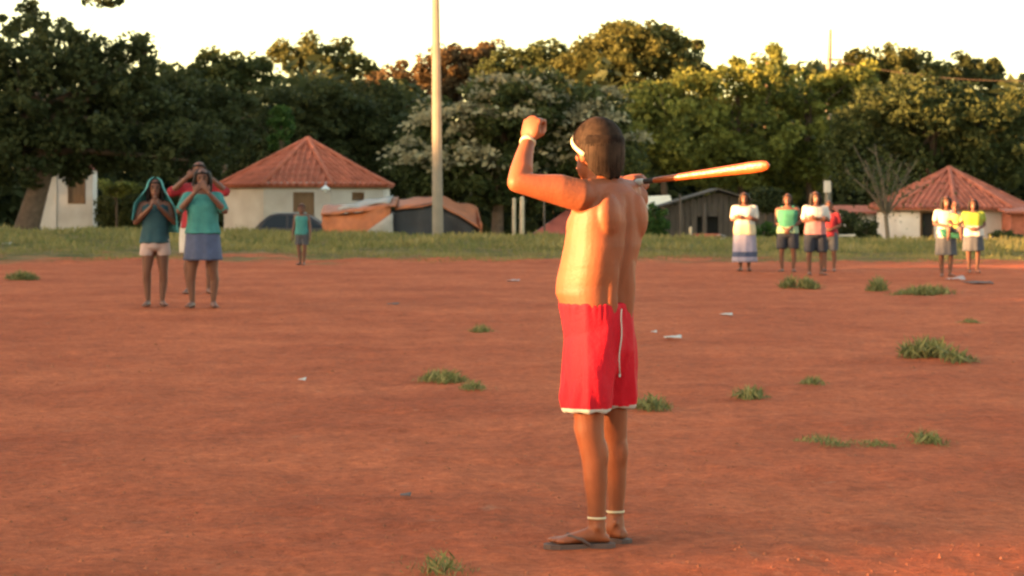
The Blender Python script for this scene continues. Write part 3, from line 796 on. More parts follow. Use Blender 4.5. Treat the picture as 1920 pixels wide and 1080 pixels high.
# ------------------------------------------------------------------ utility poles and cable
t = thing('utility_pole', 'tall pale concrete utility pole standing at the verge', 'pole', (wx(821, 78), 78, 0), 'utility poles')
b = B(); xb, xt = wx(821, 78), wx(817, 78)
for i in range(1):
    R = []
    for z, w in ((-.3, .165), (3, .14), (6, .118), (9.2, .095)):
        c = np.array((xb + (xt - xb) * z / 7.2, 78, z)); R.append([c + d for d in (np.array((-w, -w * .8, 0)), np.array((-w * .3, -w, 0)), np.array((w * .3, -w, 0)), np.array((w, -w * .8, 0)), np.array((w, w * .8, 0)), np.array((-w, w * .8, 0)))])
    b.rings(R)
obj('shaft', b, M['concrete'], t, smooth=False)
b = B(); b.box(xt - .7, xt + .6, 77.78, 77.88, 8.6, 8.72); obj('crossarm', b, M['wood_grey'], t, smooth=False)
for dx in (-.6, 0, .5):
    b = B(); b.rings([ering((xt + dx, 77.83, 8.721 + z), np.array((1., 0, 0)), np.array((0, 1., 0)), r, r, 10) for z, r in ((0, .02), (.05, .05), (.09, .03), (.13, .05), (.17, .02))]); obj('insulator', b, M['white'], t)
t = thing('utility_pole', 'thin far concrete pole rising above the trees on the right', 'pole', (wx(1554, 121), 121, -.5), 'utility poles')
b = B(); b.tube([(wx(1552, 121), 121, -.6), P(1554, 140, 121), P(1557, 57, 121)], [.17, .13, .08], 10); obj('shaft', b, M['concrete'], t)
b = B(); q = P(1557, 112, 121); b.box(q[0] - .12, q[0] + .6, 120.84, 120.9, q[2] - .04, q[2] + .04); obj('crossarm', b, M['wood_grey'], t, smooth=False)
a, c = P(1560, 113, 120.8), P(1990, 150, 119)
b = B(); b.tube([a + (c - a) * u - np.array((0, 0, 4 * .35 * u * (1 - u))) for u in np.linspace(0, 1, 14)], .012, 5)
tag(obj('power_cable', b, M['bark']), 'thin sagging dark cable from the far right pole', 'cable')
# ------------------------------------------------------------------ bushes
def bush(px, py, rx, ry, Y, leaf, label, seed, name='bush'):
    c = P(px, py, Y); s = Y / FPX
    base = (c[0], Y, gz(c[0], Y))
    return trunk_tree(name, label, base, c, .05, 5, leaf, [(c, rx * s, rx * s * .8, ry * s), (c + (rx * s * .4, 0, -ry * s * .3), rx * s * .7, rx * s * .6, ry * s * .6)], .09, .22, 2.2, 40, seed, cat='bush', group='bushes around the houses')
bush(1228, 420, 26, 38, 90, 'leaf_bright', 'bright green bush between the man and the grey shack', 41)
bush(222, 390, 42, 50, 97, 'leaf_olive', 'rounded bush right of the left white house', 42)
bush(218, 350, 28, 14, 95.5, 'leaf_yellow', 'yellowish bush top under the huge left tree', 43)
bush(1590, 425, 26, 32, 95, 'leaf_dark', 'dark bush left of the bare shrub', 44)
bush(1436, 376, 34, 24, 93, 'leaf_dark', 'dark leafy bush top hanging over the right end of the shack roof', 50)
bush(1440, 440, 24, 20, 88, 'leaf_bright', 'low green bush right of the woman in white', 45)
bush(1625, 432, 24, 20, 94, 'leaf_dark', 'small dark bush against the right house wall', 46)
bush(945, 430, 26, 28, 93, 'leaf_dark', 'dark bush right of the tarp shelter', 47)
bush(1890, 446, 30, 14, 93, 'leaf_mid', 'low bush before the red brick building', 48)
bush(1560, 442, 30, 16, 97, 'leaf_mid', 'low bush behind the bystander in red', 49)
# bare shrub
Y = 92; bs = P(1664, 446, Y); bs[2] = -.5
t = thing('bare_shrub', 'leafless grey shrub with long upright branches before the right tiled house', 'shrub', bs)
rs = np.random.default_rng(11)
b = B(); fk = P(1661, 405, Y); b.tube([bs, (bs + fk) / 2 + (.03, 0, 0), fk], [.10, .08, .075], 8); obj('trunk', b, M['bark_pale'], t)
for (ex, ey) in ((1600, 272), (1585, 320), (1622, 300), (1640, 270), (1650, 310), (1672, 290), (1690, 305), (1705, 330), (1720, 300), (1612, 345), (1735, 345)):
    e = P(ex, ey, Y + rs.uniform(-.8, .8)); m1 = fk + (e - fk) * .4 + (0, rs.uniform(-.2, .2), .18)
    b = B(); b.tube([fk, m1, e], [.045, .03, .010], 6)
    for q_ in range(4):
        s0 = m1 + (e - m1) * rs.uniform(.0, .8); b.tube([s0, s0 + (rs.uniform(-.35, .35), rs.uniform(-.3, .3), rs.uniform(.2, .6))], [.014, .005], 5)
    obj('branch', b, M['bark_pale'], t)
k = 900
C = np.stack([rs.normal(wx(1655, Y), .8, k), rs.normal(Y, .7, k), rs.normal(wz(340, Y), .5, k)], 1)
leaves('sparse_leaves', C, .06, rs.uniform(0, 1, k), M['leaf_mid'], t, seed=3)

# ------------------------------------------------------------------ litter and small marks on the field
def scrap(px, py, wpx, label, m='paper', hgt=.02, seed=0, name='paper_scrap', cat='litter'):
    Y = FPX * H / (py - HY); x = wx(px, Y); w = wpx * Y / FPX / 2
    z = gz(x, Y) + .012
    V, F = cloth([(x - w, Y + w * 1.6, z), (x + w, Y + w * 1.3, z + hgt), (x + w * .9, Y - w, z), (x - w * .8, Y - w * 1.3, z + hgt * .4)], 6, 5, w * .12, .003, seed)
    tag(obj(name, (V, F), M[m], origin=(x, Y, z)), label, cat, 'litter on the red earth')
scrap(1262, 640, 34, 'flat white scrap of paper right of the man, larger of two', seed=1)
scrap(1226, 623, 12, 'small white scrap just left of the larger paper', seed=2)
scrap(1362, 593, 24, 'pale scrap on the field below the woman in white', seed=3)
scrap(962, 527, 26, 'pale scrap near the verge left of the man', 'c_blush', seed=4)
scrap(566, 713, 16, 'tiny white scrap alone in the left half of the field', seed=5)
scrap(736, 573, 24, 'dark flat rag in the middle of the field', 'sole', seed=7, name='rag')
scrap(760, 941, 22, 'dark scrap in the foreground left of the man', 'sole', .01, seed=8, name='rag')
scrap(12, 476, 18, 'white scrap in the grass at the left edge', 'paper', .05, seed=9)
q = 1792; Yq = FPX * H / (527 - HY)
scrap(1793, 525, 34, 'crumpled pale cloth at the feet of the woman holding a child', 'c_blush', .06, seed=10, name='cloth', cat='cloth')
scrap(1835, 531, 54, 'dark flat mat on the earth before the woman in lime', 'sole', .02, seed=11, name='mat', cat='mat')
x = wx(1577, 80); t_z = gz(x, 80)
b = B(); b.obox((x, 80, t_z + .3), (.42, .02, .01), (0, .12, 0), (0, 0, .025)); b.box(x - .36, x - .3, 79.92, 80.08, t_z - .05, t_z + .274); b.box(x + .3, x + .36, 79.92, 80.08, t_z - .05, t_z + .284)
tag(obj('plank_bench', b, M['plaster_grey'], origin=(x, 80, t_z), smooth=False), 'low pale plank bench in the grass right of the bystanders', 'bench')
# pebbles and clods
k = 1500
py_ = HY + 120 + rng.uniform(0, 1, k) ** .8 * 600
Yk = FPX * H / (py_ - HY); xk = wx(rng.uniform(-20, 1940, k), Yk)
bb = B()
for i in range(k):
    r_ = rng.uniform(.004, .013) * (1 + (Yk[i] > 20) * .7); z = gz(xk[i], Yk[i])
    q = [np.array(d) * r_ * rng.uniform(.6, 1.3) for d in ((1, 0, 0), (0, 1, 0), (-1, 0, 0), (0, -1, 0), (0, 0, .8))]
    c = np.array((xk[i], Yk[i], z - .001)); bb.add([c + d for d in q], [(0, 1, 4), (1, 2, 4), (2, 3, 4), (3, 0, 4)])
tag(obj('clods', bb, M['clod'], smooth=False), 'small red clods and pebbles scattered over the earth', kind='stuff')

# ------------------------------------------------------------------ people
def frame(F):
    F = unit((F[0], F[1], 0)); L = np.array((-F[1], F[0], 0)); return F, L, np.array((0, 0, 1.))

def hand(b, wrist, d, nrm, s=1.0, curl=.5, side_sign=1, thumb_in=.3):
    """palm, four fingers, thumb. d: direction of the hand, nrm: palm normal (fingers curl towards it)"""
    d = unit(d); nrm = unit(np.asarray(nrm) - d * np.dot(nrm, d)); sd = np.cross(d, nrm) * side_sign   # thumb side
    c = wrist + d * .05 * s
    b.ell(c, sd * .041 * s, nrm * .017 * s, d * .056 * s, 12, 7)
    for i, (off, ln) in enumerate(((.030, .074), (.010, .084), (-.010, .078), (-.029, .060))):
        p = wrist + d * (.088 - .004 * abs(i - 1)) * s + sd * off * s
        pts = [p - d * .02 * s, p]; ang = 0; ln *= s
        for k, fr in enumerate((.45, .32, .23)):
            ang += curl * (1.1, 1.35, 1.0)[k]
            p = p + (d * math.cos(ang) + nrm * math.sin(ang)) * ln * fr; pts.append(p)
        b.tube(pts, [.0105 * s, .0105 * s, .0098 * s, .009 * s, .0078 * s], 7)
    p = wrist + d * .022 * s + sd * .03 * s
    q = p + unit(d * .6 + sd * (.8 - thumb_in) + nrm * thumb_in) * .038 * s
    r = q + unit(d * .9 + sd * (.25 - thumb_in) + nrm * thumb_in * 1.5) * .042 * s
    b.tube([p - sd * .012 * s, q, r], [.014 * s, .012 * s, .009 * s], 7)

def head(b, c, F, L, U, s):
    """cranium, jaw, nose, brow, ears. s = head height / .23"""
    b.ell(c + U * .018 * s - F * .008 * s, L * .077 * s, F * .096 * s, U * .100 * s, 18, 12)
    b.ell(c - U * .052 * s + F * .030 * s, L * .058 * s, F * .062 * s, U * .066 * s, 14, 9)
    b.ell(c - U * .095 * s + F * .062 * s, L * .024 * s, F * .024 * s, U * .020 * s, 10, 6)
    b.tube([c + F * .088 * s + U * .018 * s, c + F * .104 * s - U * .022 * s], [.010 * s, .016 * s], 8)
    b.ell(c + F * .080 * s + U * .030 * s, L * .052 * s, F * .016 * s, U * .012 * s, 10, 6)
    b.ell(c + F * .082 * s - U * .058 * s, L * .026 * s, F * .014 * s, U * .014 * s, 10, 6)
    for k in (-1, 1):
        b.ell(c + L * k * .078 * s - F * .012 * s - U * .012 * s, L * .012 * s, F * .020 * s + L * k * .006 * s, U * .032 * s, 8, 6)

def face_bits(t, c, F, L, U, s):
    for k in (-1, 1):
        e = B(); e.ell(c + F * .087 * s + L * k * .031 * s + U * .010 * s, L * .014 * s, F * .008 * s, U * .008 * s, 8, 6); obj('eye', e, M['eye'], t)
        e = B(); e.tube([c + F * .096 * s + L * k * .016 * s + U * .032 * s, c + F * .088 * s + L * k * .046 * s + U * .034 * s], .005 * s, 5); obj('eyebrow', e, M['hair'], t)
    e = B(); e.ell(c + F * .094 * s - U * .060 * s, L * .023 * s, F * .006 * s, U * .007 * s, 8, 6); obj('mouth', e, M['lip'], t)

def hair_shell(c, F, L, U, s, front=38, side=6, back=-48, grow=1.12, seed=0, thick=.012, rough=.012):
    """closed shell of hair over the cranium, open over the face"""
    c = c + U * .018 * s - F * .008 * s
    na, ne = 40, 12
    b = B(); out = []; inn = []
    for i in range(na):
        az = 2 * math.pi * i / na                         # 0 = front
        ca = math.cos(az)
        w = (1 - ca) / 2
        lim = np.interp(w, [0, .18, .42, .55, .7, 1], [front, front * .8, side + 8, side - 22, back * .8, back])
        o_, n_ = [], []
        for j in range(ne + 1):
            el = math.radians(lim + (90 - lim) * j / ne) if j < ne else math.radians(89.5)
            d = F * .096 * math.cos(el) * ca + L * .077 * math.cos(el) * math.sin(az) + U * .100 * math.sin(el)
            g_ = grow + rough * 6 * mnoise.noise((math.cos(az) * 4 + seed, math.sin(az) * 4, el * 1.2))
            o_.append(c + d * s * g_); n_.append(c + d * s * .97)
        out.append(o_); inn.append(n_)
    V = []; idx = {}
    for i in range(na):
        for j in range(ne + 1): idx[('o', i, j)] = len(V); V.append(out[i][j])
        for j in range(ne + 1): idx[('i', i, j)] = len(V); V.append(inn[i][j])
    Fc = []
    for i in range(na):
        k = (i + 1) % na
        for j in range(ne):
            Fc.append((idx['o', i, j], idx['o', k, j], idx['o', k, j + 1], idx['o', i, j + 1]))
        Fc.append((idx['i', i, 0], idx['i', k, 0], idx['o', k, 0], idx['o', i, 0]))
        Fc.append((idx['i', i, 0], idx['i', i, 3], idx['i', k, 3], idx['i', k, 0]))
    b.add(V, Fc)
    return b

TORSO = [(.465, .088, .068, 0), (.51, .098, .078, -.006), (.56, .094, .072, 0), (.62, .083, .063, .006), (.68, .086, .064, .006), (.74, .096, .068, .006), (.79, .096, .058, 0), (.822, .066, .044, -.004), (.85, .032, .032, 0)]

def fold(v, nrm, amp, freq, seed, z0, z1):
    """cloth folds: displaced along the normal, stronger towards z0"""
    w = np.clip((z1 - v[:, 2]) / (z1 - z0 + 1e-6), 0, 1)
    q = np.array([mnoise.noise((p[0] * freq + seed, p[1] * freq, p[2] * freq * .22)) for p in v])
    return v + nrm * (amp * (.35 + .65 * w) * q)[:, None]

def person(label, px, py, h, face, pose, top, bottom, hair='long', wide=1.0, stance=.06, group=None, skin='skin_d', vox=.0095, lean=0.0, head_turn=0.0, extra=None, arms_top=True, child=False):
    Y = FPX * H / (py - HY); pos = np.array((wx(px, Y), Y, 0.0)); pos[2] = gz(pos[0], Y)
    F, L, U = frame(face)
    t = thing('person', label, 'person', pos, group)
    hs = 1.22 if child else 1.06
    def loc(l, f, z): return pos + L * l * h + F * (f + lean * z) * h + U * z * h
    b = B()
    b.rings([ering(loc(0, fo, z), L, F, a * h * wide, d * h * wide, 20, 2.3) for z, a, d, fo in TORSO])
    sh = {k: loc(k * .100 * wide, 0, .795) for k in (-1, 1)}
    for k in (-1, 1):
        b.tube([loc(k * .05, 0, .80), sh[k]], [.04 * h, .037 * h], 10)
        b.tube([loc(k * .05 * wide, 0, .49), loc(k * (.05 + stance) / 2 + k * .005, .004, .38), loc(k * (.035 + stance * .55), .008, .275), loc(k * (.01 + stance), -.008, .20), loc(k * stance, -.008, .045)],
               [.058 * h * wide, .050 * h * wide, .034 * h, .034 * h, .020 * h], 12)
        a_ = loc(k * stance, -.02, .022); o_ = L * k * .02 * h
        b.tube([a_, a_ + F * .07 * h + o_ * .7 - U * .003 * h, a_ + F * .125 * h + o_ * 1.2 - U * .007 * h], [.024 * h, .022 * h, .014 * h], 10)
        for q_ in range(5):
            pt = a_ + F * (.125 - .006 * q_) * h + L * k * (q_ - 1.6) * .0095 * h + o_ * 1.2 - U * .010 * h
            b.tube([pt, pt + F * .022 * h], [.0065 * h, .0055 * h], 6)
        el, wr, hd, pn, cu = pose[k]
        E = loc(*el); Wp = loc(*wr)
        b.tube([sh[k], sh[k] + (E - sh[k]) * .5, E], [.036 * h, .030 * h, .024 * h], 10)
        b.tube([E, E + (Wp - E) * .35, Wp], [.024 * h, .024 * h, .016 * h], 10)
        dv = L * hd[0] + F * hd[1] + U * hd[2]; pv = L * pn[0] + F * pn[1] + U * pn[2]
        dn = unit(dv); pp = unit(pv - dn * np.dot(pv, dn)); sgn = 1
        # the thumb looks up, or to the body's middle when the hand hangs
        sd = np.cross(dn, pp)
        if np.dot(sd, U * 1.0 + F * .6 - L * k * .5) < 0: sgn = -1
        hand(b, Wp, dn, pp, h / 1.65 * 1.0, cu, sgn)
    HF = unit(F * math.cos(head_turn) + L * math.sin(head_turn)); HL = np.array((-HF[1], HF[0], 0))
    hc = loc(0, .012, .93 - (hs - 1.06) * .05); s = hs * h * .138 / .23
    b.tube([loc(0, -.004, .80), hc - U * .05 * s], [.036 * h, .030 * h], 10)
    head(b, hc, HF, HL, U, s)
    v, f, nn_ = remesh(b, vox, 3)
    obj('body', (v, f), M[skin], t)
    face_bits(t, hc, HF, HL, U, s)
    hb = hair_shell(hc, HF, HL, U, s, 24, -8, -50, 1.18, seed=px)
    if hair == 'long':
        for k in (-1, 0, 1):
            hb.tube([hc + U * .05 * s - HF * .05 * s + HL * k * .05 * s, hc - HF * .075 * s + HL * k * .062 * s - U * .05 * s, hc - HF * .085 * s + HL * k * .066 * s - U * .19 * s], [.055 * s, .05 * s, .034 * s], 9)
        for k in (-1, 1):
            hb.tube([hc + U * .06 * s + HL * k * .066 * s + HF * .035 * s, hc + HL * k * .09 * s + HF * .02 * s - U * .03 * s, hc + HL * k * .088 * s + HF * .015 * s - U * .17 * s], [.024 * s, .03 * s, .018 * s], 8)
    elif hair == 'bob':
        for k in (-1, 1):
            hb.tube([hc + U * .05 * s + HL * k * .066 * s, hc + HL * k * .084 * s - U * .07 * s - HF * .01 * s], [.026 * s, .024 * s], 8)
    v, f, nn_ = remesh(hb, .011, 2); obj('hair', (v, f), M['hair'], t)
    # --- clothes
    if top:
        m_, zlo, slv, inf = top['m'], top.get('z', .52), top.get('sleeve', .6), top.get('inf', .012)
        cb = B(); inf2 = inf + .006
        zs = [(z, a, d, fo) for z, a, d, fo in TORSO if z > zlo + .01 and z < .845]
        a0 = np.interp(zlo, [q[0] for q in TORSO], [q[1] for q in TORSO]); d0 = np.interp(zlo, [q[0] for q in TORSO], [q[2] for q in TORSO])
        zs = [(zlo, a0 + .006, d0 + .006, 0)] + zs
        if top.get('tank'): zs = [q for q in zs if q[0] < .80] + [(.80, .072, .048, 0)]
        cb.rings([ering(loc(0, fo, z), L, F, a * h * wide + inf2 * h, d * h * wide + inf2 * h, 24, 2.3) for z, a, d, fo in zs])
        for k in (-1, 1):
            if top.get('tank'): cb.tube([loc(k * .055 * wide, .03, .785), loc(k * .058 * wide, 0, .838), loc(k * .055 * wide, -.03, .785)], .022 * h, 8); continue
            E = loc(*pose[k][0]); Wp = loc(*pose[k][1])
            cb.tube([loc(k * .05, 0, .80), sh[k] + U * .004 * h], [.042 * h, .044 * h], 10)
            if slv <= 1: cb.tube([sh[k], sh[k] + (E - sh[k]) * slv], [.043 * h, .040 * h], 10)
            else: cb.tube([sh[k], E, E + (Wp - E) * (slv - 1)], [.043 * h, .034 * h, .026 * h], 10)
        v, f, nn_ = remesh(cb, .012, 3)
        v = fold(v, nn_, .022, 9, px, pos[2] + zlo * h, pos[2] + .8 * h)
        if 'split' in top:
            zz, m2 = top['split']
            (va, fa), (vb, fb) = split(v, f, lambda c: c[:, 2] < pos[2] + zz * h)
            obj('shirt', (va, fa), M[m_], t); obj('shirt_hem', (vb, fb), M[m2], t, label='differently coloured lower part of the shirt')
        else: obj('shirt', (v, f), M[m_], t)
    if bottom:
        cb = B(); zlo = bottom['z']; zhi = bottom.get('zhi', .575); m_ = bottom['m']; kind = bottom['kind']
        ahi = np.interp(zhi, [q[0] for q in TORSO], [q[1] for q in TORSO]) * wide; dhi = np.interp(zhi, [q[0] for q in TORSO], [q[2] for q in TORSO]) * wide
        if kind == 'skirt':
            fl = bottom.get('flare', .02); R = []
            nR = 14
            for i in range(nR + 1):
                u = i / nR; z = zhi + (zlo - zhi) * u
                a_ = max(ahi, .098 * wide if z < .54 else 0) + .014 + fl * u; d_ = dhi + .014 + (.02 + fl * .8) * u
                rg = ering(loc(0, 0, z), L, F, a_ * h, d_ * h, 40)
                R.append([p + (p - loc(0, 0, z)) * .07 * u * math.sin(j * 2 * math.pi / 40 * 9 + px) for j, p in enumerate(rg)])
            cb.rings(R); v, f = np.array(cb.v), cb.f
        else:
            cb.rings([ering(loc(0, 0, z), L, F, a_ * h, d_ * h, 24, 2.3) for z, a_, d_ in ((zhi, ahi + .012, dhi + .012), (.52, .104 * wide + .012, .078 * wide + .014), (.465, .100 * wide + .012, .072 * wide + .012), (.44, .09 * wide, .06 * wide))])
            for k in (-1, 1):
                cb.rings([ering(loc(k * .055 * wide, 0, .50), L, F, .06 * h * wide, .075 * h * wide, 16), ering(loc(k * ((.05 + stance) / 2 + .012), .004, zlo + (.47 - zlo) * .4), L, F, .060 * h * wide, .062 * h * wide, 16), ering(loc(k * (.044 + stance * .45), .006, zlo), L, F, .055 * h * wide, .058 * h * wide, 16)])
            v, f, nn_ = remesh(cb, .012, 3); v = fold(v, nn_, .02, 9, px + 3, pos[2] + zlo * h, pos[2] + zhi * h)
        nm = 'skirt' if kind == 'skirt' else 'shorts'
        if 'band' in bottom:
            za, zb, m2 = bottom['band']
            (va, fa), (vb, fb) = split(v, f, lambda c: (c[:, 2] < pos[2] + zb * h) & (c[:, 2] > pos[2] + za * h))
            obj(nm, (va, fa), M[m_], t); obj('hem_band', (vb, fb), M[m2], t)
        else: obj(nm, (v, f), M[m_], t)
    if extra: extra(t, loc, F, L, U, h, hc, s)
    return t, loc, hc, s, F, L

DOWN = {k: ((k * .135, 0, .62), (k * .15, .03, .475), (0, .15, -1), (-k, 0, 0), .3) for k in (-1, 1)}
PRAY = {k: ((k * .15, .03, .665), (k * .030, .135, .785), (-k * .25, .0, 1), (-k, 0, .2), .12) for k in (-1, 1)}
MOUTH = {k: ((k * .165, .06, .70), (k * .050, .13, .83), (-k * .55, .0, .8), (0, -1, .1), .15) for k in (-1, 1)}
BROW = {k: ((k * .205, .05, .775), (k * .085, .11, .885), (-k * .8, .1, .55), (0, -1, 0), .15) for k in (-1, 1)}
CROSS = {-1: ((-.155, .035, .655), (.035, .125, .675), (1, .05, .05), (0, -1, 0), .25), 1: ((.155, .035, .655), (-.035, .14, .69), (-1, .0, .05), (0, -1, 0), .25)}
CLASP = {k: ((k * .155, -.01, .645), (k * .035, .105, .56), (-k * .6, .25, -.75), (-k * .3, -1, 0), .3) for k in (-1, 1)}
WAIST = {k: ((k * .15, -.01, .655), (k * .05, .11, .60), (-k * .9, .2, -.2), (0, -1, 0), .3) for k in (-1, 1)}

LG = 'bystanders watching on the left'
RG = 'bystanders watching on the right'

def towel(t, loc, F, L, U, h, hc, s):
    """open towel hanging over the head and both shoulders"""
    V = []; nu, nv = 26, 16
    for j in range(nv + 1):
        for i in range(nu + 1):
            u = -1 + 2 * i / nu                      # -1 right front edge .. 1 left front edge
            az = math.pi * .68 * u                   # 0 = behind
            v = j / nv
            w = abs(u)
            top_el = math.radians(80 - 84 * min(v / .28, 1))
            if v <= .28:
                d = (-F * math.cos(az) * .112 + L * math.sin(az) * .098) * math.cos(top_el) + U * .122 * math.sin(top_el)
                p = hc + U * .012 * s + d * s
            else:
                q = (v - .28) / .72
                base = hc + (-F * math.cos(az) * .115 + L * math.sin(az) * .105) * s * (1 + q * .6) - U * q * (.40 + .16 * (u > 0)) * h * .62
                sp = L * math.copysign(.085 * h * min(q * 2.2, 1), u) * w
                p = base + sp + F * .0 
                p = p + (-F * math.cos(az) + L * math.sin(az)) * .012 * math.sin(u * 17 + 1) * q
            V.append(p)
    F_ = []
    n1 = len(V)
    cen = np.mean(V, 0)
    V2 = [p + unit(np.array((p[0] - hc[0], p[1] - hc[1], max(0, p[2] - hc[2])))) * .012 for p in V]
    V = V2 + V
    q = nu + 1
    for j in range(nv):
        for i in range(nu):
            k = j * q + i; F_.append((k, k + 1, k + q + 1, k + q)); F_.append((n1 + k, n1 + k + q, n1 + k + q + 1, n1 + k + 1))
    for j in range(nv):
        for i in (0, nu):
            k = j * q + i; F_.append((k, k + q, n1 + k + q, n1 + k))
    for i in range(nu): k = nv * q + i; F_.append((k, k + 1, n1 + k + 1, n1 + k))
    obj('towel', (np.array(V), F_), M['c_towel'], t, label='pale teal towel hanging over head and shoulders')

person('girl with a pale teal towel over her head, hands together at her mouth', 291, 578, 1.53, (.12, -1), PRAY,
       dict(m='c_dteal', z=.50, tank=True), dict(kind='shorts', z=.40, m='c_blush'), 'long', 1.0, .055, LG, extra=towel)
person('woman in a teal shirt and blue skirt holding her hands to her face', 380, 579, 1.66, (.05, -1), MOUTH,
       dict(m='c_teal', z=.535, sleeve=1.1, inf=.016), dict(kind='skirt', z=.345, m='c_denim', flare=.016, zhi=.58), 'long', 1.08, .075, LG)
person('tall person in crimson with hands raised to the face, behind the woman in teal', 373, 551, 1.83, (.1, -1), BROW,
       dict(m='c_red', z=.50, sleeve=.95), dict(kind='shorts', z=.31, m='c_white'), 'short', 1.22, .075, LG)
person('small child in a teal tank top running on the grass before the dark car', 566, 497, 1.22, (-.2, -1), DOWN,
       dict(m='c_teal', z=.50, tank=True), dict(kind='shorts', z=.33, m='c_grey'), 'short', 1.0, .03, None, child=True)
person('woman in a cream shirt and long pale skirt, its shade painted lavender, with arms crossed', 1396, 509, 1.42, (-.15, -1), CROSS,
       dict(m='c_white', z=.46, sleeve=.75, inf=.02, split=(.60, 'c_cream')), dict(kind='skirt', z=.115, m='c_lav', flare=.02, band=(.19, .23, 'c_denim')), 'long', 1.26, .05, RG)
person('bystander in a green top and dark shorts with hands clasped low', 1477, 509, 1.42, (-.2, -1), CLASP,
       dict(m='c_green', z=.50, sleeve=.25, tank=True, inf=.016, split=(.585, 'c_lgreen')), dict(kind='shorts', z=.30, m='c_navy'), 'bob', 1.22, .07, RG)
person('bystander in a white and pink shirt and dark shorts with arms crossed', 1529, 516, 1.44, (.15, -1), CROSS,
       dict(m='c_white', z=.49, sleeve=.7, inf=.016, split=(.68, 'c_pink')), dict(kind='shorts', z=.28, m='c_navy'), 'long', 1.2, .07, RG)
person('child in a crimson shirt standing right behind the bystander in white and pink', 1555, 509, 1.28, (-.3, -1), WAIST,
       dict(m='c_red', z=.50, sleeve=.6), dict(kind='shorts', z=.30, m='c_grey'), 'short', 1.1, .06, RG)

HOLD = {-1: ((-.155, .03, .66), (.0, .15, .62), (1, .15, .05), (0, -.4, 1), .3), 1: ((.16, .04, .665), (.045, .17, .66), (-.75, .1, .35), (0, -1, .2), .3)}
def sash(t, loc, F, L, U, h, hc, s):
    V, F_ = cloth([loc(-.12, .11, .60), loc(.14, .12, .60), loc(.18, .13, .47), loc(-.08, .12, .50)], 8, 6, .04, .02, 5)
    obj('sash', (V, F_), M['c_green'], t, label='green cloth tied at the waist')
tt, loc, hc, s_, F, L = person('woman in white and a grey skirt holding a small child in her arms', 1774, 519, 1.36, (.1, -1), HOLD,
       dict(m='c_white', z=.49, sleeve=.6), dict(kind='skirt', z=.27, m='c_grey', flare=.012), 'long', 1.1, .05, RG, extra=sash)
person('woman in a lime and white shirt and grey skirt with hands at her waist', 1825, 514, 1.29, (-.1, -1), WAIST,
       dict(m='c_lime', z=.50, sleeve=.5, inf=.018, split=(.64, 'c_white')), dict(kind='skirt', z=.30, m='c_grey', flare=.014), 'long', 1.16, .05, RG)

# the small child held in her arms
def held_child():
    h = .80; c0 = loc(.085, .13, .60); F, L, U = frame((-.25, -1))
    t = thing('person', 'small child in a yellow shirt carried by the woman in white', 'person', c0)
    q = lambda l, f, z: c0 + L * l + F * f + U * z
    b = B(); b.rings([ering(q(0, 0, z), L, F, a, d, 16) for z, a, d in ((0, .085, .075), (.1, .09, .08), (.2, .088, .07), (.25, .05, .045), (.28, .03, .03))])
    for k in (-1, 1):
        b.tube([q(k * .05, 0, .02), q(k * .1, .13, .0), q(k * .11, .12, -.16)], [.05, .042, .028], 9)
        b.tube([q(k * .11, .12, -.16), q(k * .11, .19, -.18)], [.026, .02], 8)
        b.tube([q(k * .08, 0, .22), q(k * .12, .06, .12), q(k * .07, .13, .08)], [.032, .027, .019], 9)
        hand(b, q(k * .07, .13, .08), -L * k + F * .3, -U, .55, .4, k)
    hc_ = q(0, .01, .375); b.tube([q(0, 0, .24), hc_ - U * .05], [.035, .032], 8)
    head(b, hc_, F, L, U, .80)
    v, f, _ = remesh(b, .008, 2); obj('body', (v, f), M['skin_d'], t); face_bits(t, hc_, F, L, U, .8)
    v, f, _ = remesh(hair_shell(hc_, F, L, U, .80, 26, -6, -44, 1.2, 3), .006, 2); obj('hair', (v, f), M['hair'], t)
    b = B(); b.rings([ering(q(0, 0, z), L, F, a + .014, d + .014, 16) for z, a, d in ((-.01, .087, .077), (.1, .09, .08), (.2, .09, .072), (.245, .055, .05))])
    for k in (-1, 1): b.tube([q(k * .07, 0, .21), q(k * .108, .045, .145)], [.042, .038], 9)
    v, f, nn_ = remesh(b, .009, 2); obj('shirt', (v, f), M['c_yellow'], t)
    b = B(); b.rings([ering(q(0, 0, z), L, F, .096, .088, 16) for z in (-.06, .03)])
    for k in (-1, 1): b.tube([q(k * .05, 0, -.01), q(k * .09, .10, .0)], [.06, .052], 9)
    v, f, nn_ = remesh(b, .009, 2); obj('shorts', (v, f), M['c_grey'], t)
held_child()

# ------------------------------------------------------------------ the man
pos = np.array((wx(1125, 10.18), 10.18, 0.0)); pos[2] = gz(pos[0], pos[1])
F, L, U = frame((-.77, .64))
man = thing('person', 'bare-chested man in red shorts seen from behind, left fist raised, holding a club', 'person', pos)
def q(x, y, z): return pos + np.array((x, y, z), float)
b = B()
TR = [(0.8, -0.006, 0.0, 0.108, 0.084), (0.86, -0.01, 0.0, 0.120, 0.102), (0.92, -0.016, 0.0, 0.1354, 0.1184), (0.94, -0.019, 0.0, 0.1372, 0.1213), (0.985, -0.028, 0.004, 0.1438, 0.1316), (1.06, -0.014, 0.004, 0.1504, 0.1316), (1.165, 0.009, 0.0, 0.1579, 0.1260), (1.26, 0.022, 0.0, 0.1654, 0.1147), (1.325, 0.03, 0.0, 0.1579, 0.0996), (1.375, 0.032, 0.0, 0.1250, 0.0840), (1.415, 0.024, 0.0, 0.0700, 0.0620)]
b.rings([ering(q(x, y, z), L, F, a, d, 32, 2.6) for z, x, y, a, d in TR])
